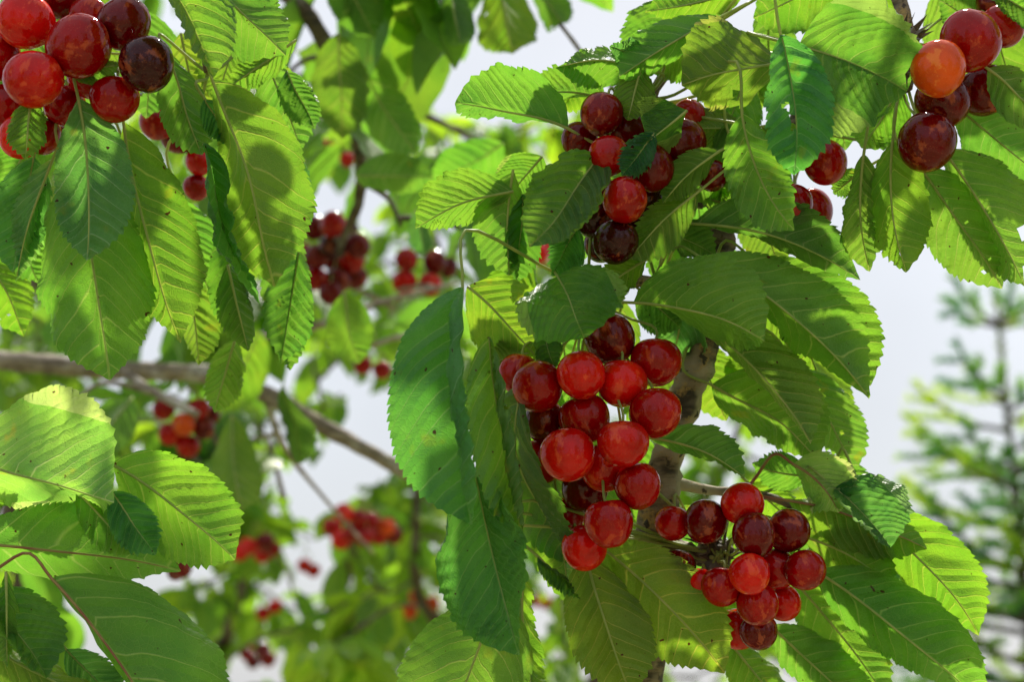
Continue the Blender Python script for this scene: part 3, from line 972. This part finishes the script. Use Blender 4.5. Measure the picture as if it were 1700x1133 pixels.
cherry_cluster('three separate cherries beside the torn leaf, against open sky', zc(1330, 220, 7), [
    (1311, 342, 38, 'r'), (1370, 270, 37, 'r'), (1347, 350, 37, 'r')], FOC + .045, seed=3)
cherry_cluster('cherries at the upper right corner with one speckled orange cherry', zc(1500, 75, 4), [
    (1558, 115, 46, 'o'), (1612, 68, 51, 'r'), (1539, 237, 48, 'd'), (1565, 170, 44, 'd'), (1634, 150, 44, 'd'), (1664, 44, 36, 'r'), (1660, 4, 36, 'd')], FOC + .01, seed=4)
cherry_cluster('cluster of red cherries at lower right around a dark spiky spur', zc(1195, 925, 3.4), [
    (1245, 955, 32, 'b'), (1258, 1005, 32, 'r'), (1252, 890, 34, 'd'), (1233, 838, 32, 'b'), (1172, 868, 34, 'd'), (1337, 948, 31, 'r'), (1310, 882, 32, 'd'), (1290, 946, 31, 'r'),
    (1301, 1003, 28, 'b'), (1260, 1050, 28, 'd'), (1227, 1044, 32, 'b'), (1198, 976, 31, 'r'), (1165, 968, 22, 'b'), (1117, 870, 27, 'r'), (1126, 944, 27, 'd')], FOC + .015, seed=5)
cherry_cluster('big dark cherries filling the upper left corner', zc(122, 60, 3.6), [
    (55, 133, 48, 'b'), (130, 78, 53, 'r'), (42, 36, 47, 'b'), (244, 108, 46, 'k'), (205, 40, 44, 'd'), (190, 165, 39, 'r'), (34, 228, 36, 'b'), (150, 128, 36, 'r'), (108, 176, 34, 'r'),
    (-4, 96, 38, 'r'), (8, 178, 38, 'r'), (148, 28, 32, 'r'), (100, -4, 34, 'd'), (72, 226, 30, 'r'), (98, 230, 22, 'd')], FOC - .005, seed=6)
cherry_cluster('few small cherries showing between hanging leaves at left', at(250, 190, 1.12), [
    (262, 204, 30, 'r'), (298, 226, 30, 'd'), (332, 268, 24, 'b'), (326, 312, 22, 'r')], 1.10, seed=7)

# ------------------------------------------------------------------ leaves of the boughs behind (out of focus): shared meshes
def soft_leaf(seed, nL=14, nS=3):
    r = np.random.default_rng(seed)
    P0, P2 = np.array([0, 0.18, 0.0]), np.array([r.uniform(-.08, .08), 1.12, r.uniform(-.30, .05)])
    Pm = (P0 + P2) / 2 + np.array([r.uniform(-.05, .05), 0, r.uniform(.02, .12)])
    f = r.uniform(.15, .9)
    V, F, UV, mid, nd, L = leaf_mesh(P0, Pm, P2, np.array([0, .5, 30.0]), f * r.uniform(.6, 1.3), f, r.uniform(.24, .30), True, nL=nL, nS=nS, teeth=nL // 2, tooth=0.012,
                                     wave=.10, twist=r.uniform(-.5, .5), quilt=0.0, seed=seed)
    a = Acc()
    UV = UV[0]
    a.add(V, F, UV)
    v, ff = tube(np.vstack([spline([(0, 0, 0), (0, .09, .015), (0, .18, 0)], 5), mid[1:-1:3]]), np.r_[np.full(5, .010), np.linspace(.009, .003, len(mid[1:-1:3]))], 5)
    a.add(v, ff, [(0.3, 0.0)] * len(v))
    return mesh_from('leaf', a.v, a.f, M_LEAF, a.uv), np.array(a.v), a.f, np.array(a.uv)


SOFT = [soft_leaf(900 + k) for k in range(9)]
SKY_WINDOWS = [  # (x0,y0,x1,y1) openings where the photograph shows plain sky between the boughs
    (705, 85, 905, 190), (830, 40, 1010, 120), (690, 60, 770, 160), (1395, 250, 1720, 560), (1400, 500, 1600, 800), (560, 640, 660, 790), (470, 755, 585, 850), (95, 985, 190, 1075), (590, 690, 690, 790),
    (484, 10, 556, 96), (870, 20, 935, 100)]


def in_window(p):
    q = p - C3
    d = q @ F3
    x, y = (q @ R3) / d * FPX + IW / 2, -(q @ U3) / d * FPX + IH / 2
    return any(a < x < c and b < y < e for a, b, c, e in SKY_WINDOWS)


CLEAR = [(548, 432, 84, 1.70), (706, 455, 66, 1.80), (618, 610, 40, 1.95), (306, 708, 60, 1.72), (600, 876, 64, 2.4), (698, 1004, 40, 2.7), (894, 1000, 24, 3.0), (425, 912, 44, 2.5), (446, 1014, 28, 2.8), (428, 1088, 34, 2.9),
         (898, 418, 26, 2.1), (512, 944, 24, 2.8), (302, 946, 24, 1.6)]
LIMBV = [(20, 600), (100, 606), (180, 612), (260, 617), (340, 622), (440, 655), (500, 690), (560, 722), (620, 755), (680, 788)]


def blocks(p, pad=0):
    q = p - C3
    d = q @ F3
    x, y = (q @ R3) / d * FPX + IW / 2, -(q @ U3) / d * FPX + IH / 2
    if any(math.hypot(x - a, y - b_) < c + pad and d < e + .03 for a, b_, c, e in CLEAR):
        return True
    return d < 1.68 and any(math.hypot(x - a, y - b_) < 46 + pad for a, b_ in LIMBV)


def leaf_frame(p, out, r):
    """rotation for a leaf whose +Y points along out, upper face turned mostly up"""
    y = nrm(out)
    zz = np.array([0, 0, 1.0]) + r.normal(size=3) * .45
    x = nrm(np.cross(y, zz))
    z = np.cross(x, y)
    return np.stack([x, y, z], 1)


def back_bough(label, limbs, regions, seed, size=(.085, .125), max_objs=300, dens=1.0, bark=M_TWIG, name='cherry_branch', cat='branch', base=None, tones=('g', 'g', 'y', 'l', 'o'), group='fruiting cherry branches'):
    """limbs: (control points, radii, samples). regions: (x0,y0,x1,y1,d0,d1,nspurs,leaves per spur) pixel boxes with a depth range, filled with spurs carrying leaves"""
    r = np.random.default_rng(seed)
    b = make_bough(label, limbs, bark, [], name=name, cat=cat, base=base, group=group)
    root = b['root']
    rl = np.array(root.location)
    skel = np.vstack([spline(c, 40)[6:] for c, _, _ in limbs])
    todo = []
    for (x0, y0, x1, y1, d0, d1, ns, nl) in regions:
        for k in range(int(round(ns * dens))):
            p = at(r.uniform(x0, x1), r.uniform(y0, y1), r.uniform(d0, d1))
            if not in_window(p):
                todo.append((p, nl))
    items = []
    TP = np.array([p for p, _ in todo])
    dm = np.linalg.norm(TP[:, None] - skel[None], axis=2)
    near = skel[np.argmin(dm, 1)]
    best = dm.min(1)
    for _ in range(len(todo)):
        i = int(np.argmin(best))
        p, nl = todo[i]
        q = near[i].copy()
        best[i] = 1e9
        l = np.linalg.norm(p - q)
        pts = spline([q, (p + q) / 2 + np.array([0, 0, .10 * l]) + r.normal(size=3) * l * .06, p], 8)
        if not in_window((p + q) / 2):
            v, f = tube(pts, np.linspace(.0032, .0016, 8), 5)
            link('twig', mesh_from('twig', np.array(v) - q, f, bark), root, q - rl)
        for sp_ in pts[2::2]:
            dn = np.linalg.norm(TP - sp_, axis=1)
            m_ = (dn < best) & (best < 1e8)
            best[m_] = dn[m_]
            near[m_] = sp_
        for m in range(nl):
            a = r.uniform(0, 6.283)
            out = np.array([math.cos(a), math.sin(a), r.uniform(-1.5, .15)])
            if m % 3 == 0:
                out[2] = r.uniform(-2.4, -.8)
            s = r.uniform(*size)
            c = p + nrm(out) * s * .6
            pd = 36 if (c - C3) @ F3 < 1.9 else 8
            if in_window(c) or in_window(p + nrm(out) * s) or blocks(c, 10 + pd) or blocks(p + nrm(out) * s, pd) or blocks(p + nrm(out) * s * .3, pd):
                continue
            items.append((p + r.normal(size=3) * .008, leaf_frame(p, out, r), s, int(r.integers(len(SOFT))), tones[int(r.integers(len(tones)))]))
    items.sort(key=lambda t: (t[0] - C3) @ F3)
    for (p, Rm, s, k, tn) in items[:max_objs]:
        o = link('leaf', SOFT[k][0], root, p - rl)
        o.rotation_mode = 'QUATERNION'
        o.rotation_quaternion = Matrix(Rm.tolist()).to_quaternion()
        o.scale = (s, s, s)
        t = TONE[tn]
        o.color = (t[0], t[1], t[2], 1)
    rest = items[max_objs:]
    if rest:
        a = Acc()
        for (p, Rm, s, k, tn) in rest:
            a.add((SOFT[k][1] * s) @ Rm.T + p - rl, SOFT[k][2], SOFT[k][3])
        o = link('foliage', mesh_from('foliage', a.v, a.f, M_LEAF, a.uv), root)
        o['kind'] = 'stuff'
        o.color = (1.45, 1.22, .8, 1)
    b['n'] = len(items)
    return b


# limb crossing at left, a good half metre behind the plane of focus
D1 = 1.68
l1 = [np.array([-1.05, 1.75, -.05]), np.array([-1.02, 1.74, 1.0]), at(-420, 585, D1), at(-120, 592, D1), at(40, 602, D1), at(200, 615, D1), at(340, 622, D1), at(440, 655, D1), at(560, 722, D1), at(690, 792, D1), at(800, 850, D1), at(900, 880, 1.7)]
l1b = [at(440, 655, D1), at(470, 740, 1.75), at(540, 830, 1.8), at(620, 920, 1.85)]
l1c = [at(200, 615, D1), at(270, 660, 1.62), at(330, 690, 1.62)]
l1d = [at(340, 622, D1), at(430, 560, 1.66), at(530, 540, 1.66), at(640, 500, 1.7), at(760, 470, 1.75)]
left_limb = back_bough('blurred smooth grey brown cherry limb running across the left half behind the near leaves',
                       [(l1, [.04, .034, .026, .0105, .0100, .0095, .009, .0085, .0078, .007, .006, .004], 70), (l1b, [.004, .003, .0022, .0015], 14), (l1c, [.005, .004, .003], 10), (l1d, [.006, .005, .004, .003, .002], 18)],
                       [(-80, 420, 500, 520, 1.72, 1.95, 16, 6), (200, 650, 480, 900, 1.72, 1.95, 18, 6), (480, 480, 760, 620, 1.6, 1.9, 12, 6), (-100, 650, 240, 1000, 1.5, 1.9, 8, 5)], 21, bark=M_BARK2, dens=.45)
# boughs high in the middle and the left
l2 = [np.array([-.75, 1.75, -.05]), np.array([-.74, 1.74, 1.2]), at(-150, -260, 1.75), at(250, -140, 1.6), at(470, -20, 1.5), at(560, 120, 1.5), at(600, 300, 1.55), at(560, 420, 1.65)]
l2b = [at(560, 120, 1.5), at(680, 180, 1.7), at(800, 240, 1.8), at(900, 330, 1.9), at(920, 440, 1.9)]
l2c = [at(250, -140, 1.6), at(480, -120, 1.5), at(700, -90, 1.45), at(900, -60, 1.45)]
tw = [at(930, 40, 1.36), at(950, 66, 1.38), at(974, 98, 1.40), at(1030, 160, 1.44)]
mid_bough = back_bough('blurred leafy cherry bough hanging down left of the upper middle, below the white sky gap',
                       [(l2, [.036, .03, .018, .011, .008, .006, .005, .003], 60), (l2b, [.005, .004, .003, .0025, .002], 22), (l2c, [.006, .005, .004, .003], 18), (tw, [.0016, .0018, .002, .0022], 10)],
                       [(470, 150, 700, 420, 1.45, 1.9, 20, 5), (600, 230, 900, 460, 1.5, 1.9, 18, 6), (480, -90, 760, -30, 1.3, 1.6, 10, 6), (780, -110, 900, -70, 1.35, 1.5, 2, 4), (380, 20, 480, 420, 1.4, 1.7, 8, 5)], 22, dens=.42)
# tree further back, filling the lower middle with sunlit leaves
l3 = [np.array([-.15, 3.3, -.05]), np.array([-.12, 3.25, .9]), np.array([-.18, 3.1, 1.5]), at(560, 1050, 3.0), at(600, 900, 2.9), at(700, 820, 2.9), at(760, 600, 2.9), at(720, 380, 2.9)]
l3b = [np.array([-.15, 3.25, .9]), at(330, 1250, 3.0), at(380, 1050, 2.8), at(420, 900, 2.7), at(430, 760, 2.6)]
l3c = [np.array([-.12, 3.2, 1.1]), at(800, 1180, 2.8), at(700, 1000, 2.6), at(690, 880, 2.5), at(695, 760, 2.5)]
l3d = [np.array([-.12, 3.2, 1.1]), at(1000, 1100, 3.0), at(1120, 900, 3.0), at(1200, 780, 3.0), at(1260, 600, 3.0)]
far_tree = back_bough('far blurred cherry tree with bright yellow green backlit leaves filling the lower middle',
                      [(l3, [.05, .042, .03, .02, .015, .012, .008, .005], 50), (l3b, [.02, .014, .01, .007, .004], 26), (l3c, [.02, .012, .008, .006, .003], 26), (l3d, [.02, .012, .008, .006, .003], 26)],
                      [(300, 820, 700, 1160, 2.3, 3.4, 55, 7), (560, 800, 960, 1160, 2.3, 3.4, 45, 7), (880, 380, 1010, 480, 2.5, 3.2, 5, 5), (1000, 640, 1330, 860, 2.6, 3.4, 22, 6), (480, 380, 800, 650, 2.6, 3.4, 34, 6),
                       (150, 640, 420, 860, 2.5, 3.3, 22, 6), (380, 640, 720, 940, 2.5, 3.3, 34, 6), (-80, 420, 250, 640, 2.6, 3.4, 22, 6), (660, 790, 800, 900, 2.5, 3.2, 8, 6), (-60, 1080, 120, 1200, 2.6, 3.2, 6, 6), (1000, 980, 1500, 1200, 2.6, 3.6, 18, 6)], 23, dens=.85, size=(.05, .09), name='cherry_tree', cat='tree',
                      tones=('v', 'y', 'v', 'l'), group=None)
far_tree2 = back_bough('far blurred cherry crown at upper left, small bright leaves showing through gaps',
                       [([np.array([-1.1, 3.7, -.05]), np.array([-1.05, 3.6, 1.4]), at(100, 300, 3.6), at(400, 150, 3.4), at(640, 120, 3.3), at(720, 60, 3.3)], [.05, .04, .025, .015, .01, .005], 40),
                        ([at(400, 150, 3.4), at(600, 260, 3.3), at(760, 260, 3.3), at(880, 200, 3.3)], [.012, .008, .006, .004], 20)],
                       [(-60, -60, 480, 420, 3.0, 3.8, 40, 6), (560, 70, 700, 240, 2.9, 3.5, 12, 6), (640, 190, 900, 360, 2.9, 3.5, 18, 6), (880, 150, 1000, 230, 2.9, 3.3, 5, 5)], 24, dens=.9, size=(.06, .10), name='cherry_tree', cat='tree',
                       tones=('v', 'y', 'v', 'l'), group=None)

# larger single leaves of these boughs that stand out in the photograph
def mid_leaf(b, z, lst):
    for (bx, by, tx, ty, A, B, sd, tn) in lst:
        hero_leaf(b, bx, by, tx, ty, A, B, z + rng.uniform(-4, 4), z + rng.uniform(-6, 6), sd, tn, bend=rng.uniform(-8, 8), pet=False)


mid_leaf(left_limb, 62, [(430, 550, 360, 684, 44, 46, 'u', 'y'), (385, 690, 402, 850, 38, 40, 'u', 'o'), (330, 770, 352, 890, 30, 34, 'u', 'l'), (470, 640, 500, 770, 26, 30, 't', 'd'), (220, 660, 150, 740, 40, 34, 'u', 'g')])
mid_leaf(mid_bough, 48, [(562, 55, 568, 232, 50, 46, 'u', 'o'), (604, 110, 692, 255, 44, 46, 'u', 'g'), (590, 292, 724, 296, 40, 28, 'u', 'g'), (650, -60, 704, 72, 46, 46, 'u', 'y'), (545, -60, 622, 62, 46, 40, 'u', 'g'),
                         (815, -60, 852, 90, 46, 44, 'u', 'y'), (742, -40, 764, 72, 16, 14, 'u', 'd'), (872, -40, 934, 38, 22, 26, 'u', 'g'), (836, 238, 718, 306, 34, 40, 'u', 'g'), (572, 486, 596, 604, 42, 34, 'u', 'o'),
                         (690, 350, 704, 424, 20, 20, 'u', 'b'), (800, 300, 716, 352, 30, 30, 'u', 'g')])

# ------------------------------------------------------------------ cherries out of focus
def scatter(cx, cy, w, h, n, rad, cols, seed):
    r = np.random.default_rng(seed)
    out = []
    for k in range(400):
        x, y = cx + r.uniform(-w, w), cy + r.uniform(-h, h)
        if ((x - cx) / w) ** 2 + ((y - cy) / h) ** 2 > 1:
            continue
        if all(math.hypot(x - o[0], y - o[1]) > rad * 1.15 for o in out):
            out.append((x, y, rad * r.uniform(.92, 1.08), cols[len(out) % len(cols)]))
        if len(out) >= n:
            break
    return out


cherry_cluster('blurred dense cluster of dark cherries under the white sun glint, left of middle', at(560, 360, 1.72), scatter(548, 432, 52, 62, 15, 21, 'ddrkdr', 1), 1.70, seed=11, lo=True)
cherry_cluster('small blurred cherry group with a leaf between, right of the dense dark cluster', at(700, 400, 1.82), [(675, 432, 19, 'r'), (672, 469, 20, 'b'), (714, 472, 20, 'b'), (722, 436, 20, 'd'), (742, 444, 18, 'd')], 1.80, seed=12)
cherry_cluster('two blurred cherries side by side above the sky gap', at(620, 560, 1.95), [(602, 607, 15, 'r'), (634, 615, 15, 'r')], 1.95, seed=13)
cherry_cluster('blurred red and orange cherries hanging under the left limb', at(315, 640, 1.72), [(305, 706, 19, 'o'), (272, 680, 18, 'r'), (330, 680, 18, 'r'), (282, 722, 19, 'b'), (312, 742, 19, 'b'), (338, 712, 19, 'd'), (350, 690, 16, 'd')], 1.72, seed=14)
cherry_cluster('blurred cherries with bright sparkles below the left limb, in the lower middle', at(600, 830, 2.4), scatter(585, 876, 34, 26, 7, 16, 'rbr', 5) + scatter(640, 880, 18, 16, 3, 15, 'ord', 6), 2.4, seed=15)
cherry_cluster('three blurred orange cherries at the bottom centre', at(705, 940, 2.7), [(692, 992, 14, 'o'), (716, 1004, 14, 'o'), (680, 1016, 13, 'o')], 2.7, seed=16)
cherry_cluster('two tiny blurred cherries low down beside the large hanging leaf', at(893, 960, 3.0), [(884, 998, 12, 'b'), (905, 1001, 12, 'b')], 3.0, seed=17)
cherry_cluster('blurred red cherries either side of a hanging leaf, left of the bottom centre', at(425, 870, 2.5), [(398, 918, 15, 'b'), (412, 908, 15, 'b'), (440, 900, 15, 'd'), (452, 912, 14, 'r'), (436, 922, 14, 'b')], 2.5, seed=18)
cherry_cluster('two small blurred cherries above the bottom left sky specks', at(445, 980, 2.8), [(436, 1020, 12, 'b'), (456, 1008, 12, 'b')], 2.8, seed=19)
cherry_cluster('small dull blurred cherries near the bottom edge, left', at(430, 1040, 2.9), [(410, 1086, 13, 'r'), (436, 1080, 13, 'd'), (445, 1096, 13, 'r'), (420, 1100, 12, 'd')], 2.9, seed=20)
cherry_cluster('blurred cherries glimpsed below the broad leaf, upper middle', at(900, 380, 2.1), [(895, 422, 18, 'b'), (905, 408, 16, 'b')], 2.1, seed=21)
cherry_cluster('tiny blurred pair of cherries among bright leaves, lower left of middle', at(508, 905, 2.8), [(505, 940, 12, 'b'), (520, 948, 12, 'b')], 2.8, seed=22)
cherry_cluster('dark cherries peeping out under the lower left leaves', at(300, 915, 1.6), [(302, 944, 17, 'd'), (292, 950, 15, 'd')], 1.6, seed=23)
cherry_cluster('blurred pinkish cherries behind leaves in the upper left middle', at(560, 230, 1.8), [(540, 245, 13, 'b'), (576, 266, 13, 'b')], 1.8, seed=24)

# ------------------------------------------------------------------ young spruce at right, far out of focus
def spruce():
    r = np.random.default_rng(5)
    D = 4.0
    tip = at(1652, 474, D)
    base = np.array([tip[0] + .04, tip[1] + .02, -.03])
    H_ = tip[2] - base[2]
    root = thing('spruce_tree', 'blurred young spruce with whorled shoots against the sky at right', 'tree', base)
    tr = spline([base, base + (tip - base) * .5 + np.array([.02, 0, 0]), tip], 30)
    v, f = tube(tr, np.linspace(.032, .003, 30), 8)
    link('trunk', mesh_from('trunk', np.array(v) - base, f, M_TWIG), root)

    def needles(acc, pts, L=.022, dens=850):
        s = np.r_[0, np.cumsum(np.linalg.norm(np.diff(pts, axis=0), axis=1))]
        n = int(s[-1] * dens)
        t = (np.arange(n) + r.uniform(size=n)) / n * s[-1]
        i = np.clip(np.searchsorted(s, t), 1, len(pts) - 1)
        p = pts[i - 1] + (pts[i] - pts[i - 1]) * ((t - s[i - 1]) / (s[i] - s[i - 1] + 1e-9))[:, None]
        d = nrm(pts[i] - pts[i - 1])
        side = nrm(np.cross(d, r.normal(size=(n, 3))))
        side[:, 2] = np.where(side[:, 2] < -.3, side[:, 2] * .4, side[:, 2])
        q = nrm(side + d * .75)
        w = nrm(np.cross(q, r.normal(size=(n, 3)))) * .0030
        l = L * r.uniform(.8, 1.2, size=(n, 1))
        acc.add(np.stack([p - w, p + w, p + q * l], 1).reshape(-1, 3), [(3 * k, 3 * k + 1, 3 * k + 2) for k in range(n)])
    # leader shoot
    a = Acc()
    needles(a, tr[-5:], .02, 500)
    o = link('needles', mesh_from('needles', np.array(a.v) - base, a.f, M_NEEDLE, smooth=False), root)
    o['kind'] = 'stuff'
    o.color = (1.1, 1.1, 1, 1)
    lev = 0
    h = .10
    while h < 1.75:
        nb = 5 if h < .3 else 6
        ln = .14 + .29 * h
        a0 = r.uniform(0, 6.28)
        org = tip + (base - tip) * (h / H_)
        for k in range(nb + (2 if h > .4 else 0)):
            az = a0 + 6.283 * k / nb + r.uniform(-.35, .35)
            l = ln * r.uniform(.7, 1.1)
            o0 = org + np.array([0, 0, r.uniform(-.10, .04) if h > .2 else r.uniform(-.02, .02)])
            d = np.array([math.cos(az), math.sin(az), 0])
            up = max(.05, .75 - .45 * h)
            pts = spline([o0, o0 + d * l * .5 + np.array([0, 0, l * .5 * up * .55]), o0 + d * l + np.array([0, 0, l * up])], 9)
            v, f = tube(pts, np.linspace(.006 + .004 * h, .002, 9), 5)
            br = link('branch', mesh_from('branch', np.array(v) - base, f, M_TWIG), root)
            a = Acc()
            needles(a, pts[2:])
            nside = int(l / .078)
            for m in range(1, nside + 1):
                for sg in (-1, 1):
                    t = (m + r.uniform(-.3, .3)) / (nside + .6)
                    i = int(np.clip(t * 8, 1, 7))
                    sd = np.cross(d, [0, 0, 1]) * sg
                    sl = (l * (1 - t) * .55 + .05) * r.uniform(.7, 1.15)
                    q = spline([pts[i], pts[i] + (sd * .7 + d * .6 + np.array([0, 0, .10])) * sl * .5, pts[i] + (sd * .75 + d * .75 + np.array([0, 0, r.uniform(-.1, .35)])) * sl], 5)
                    vv, ff = tube(q, np.linspace(.0025, .0014, 5), 4)
                    needles(a, q)
            ob = link('needles', mesh_from('needles', np.array(a.v) - base, a.f, M_NEEDLE, smooth=False), br)
            ob['kind'] = 'stuff'
            g = r.uniform()
            ob.color = (2.8, 2.4, .7, 1) if g < .45 else (1.3, 1.7, 1.4, 1)
        h += r.uniform(.12, .165)
    return root


spruce()

# ------------------------------------------------------------------ unseen trees added behind the camera for the cherries to reflect
def added_tree(label, x, y, h, w, seed):
    r = np.random.default_rng(seed)
    base = np.array([x, y, -.05])
    root = thing('garden_tree', label, 'tree', base, 'garden trees behind the photographer')
    v, f = tube(spline([(0, 0, 0), (.05, 0, h * .3), (-.03, .04, h * .8)], 12), np.linspace(.09, .02, 12), 8)
    link('trunk', mesh_from('trunk', v, f, M_TWIG), root)
    n = 2600
    blobs = [(r.uniform(-.6, .6) * w, r.uniform(-.6, .6) * w, r.uniform(.25, .9) * h, r.uniform(.25, .5) * w) for _ in range(12)]
    B = np.array(blobs)[np.arange(n) % 12]
    c = B[:, :3] + nrm(r.normal(size=(n, 3))) * B[:, 3:] * r.uniform(.6, 1, size=(n, 1)) ** .5
    a = nrm(r.normal(size=(n, 3)))
    q = nrm(np.cross(a, r.normal(size=(n, 3))))
    l = r.uniform(.09, .14, size=(n, 1))
    V = np.stack([c, c + a * l * .5 + q * l * .27, c + a * l, c + a * l * .5 - q * l * .27], 1).reshape(-1, 3)
    F = [(4 * k, 4 * k + 1, 4 * k + 2, 4 * k + 3) for k in range(n)]
    o = link('crown', mesh_from('crown', V, F, M_LEAF, np.tile([[.2, 0], [.5, .2], [.9, 0], [.5, -.2]], (n, 1)), smooth=False), root)
    o['kind'] = 'stuff'


for k, (x, y, h, w) in enumerate([(-2.6, -3.0, 4.2, 1.4), (.4, -7.5, 4.0, 1.5), (2.7, -3.2, 4.2, 1.5), (3.2, -.2, 4.2, 1.3), (-3.2, .1, 4.2, 1.3)]):
    added_tree(['round leafy garden tree behind the photographer, far left', 'low leafy garden tree straight behind the photographer', 'tall leafy garden tree behind the photographer, right',
                 'leafy garden tree to the right of the photographer', 'leafy garden tree to the left of the photographer'][k], x, y, h, w, 50 + k)

scene.cycles.max_bounces = 8
scene.cycles.diffuse_bounces = 4
scene.cycles.glossy_bounces = 3
scene.cycles.transmission_bounces = 5
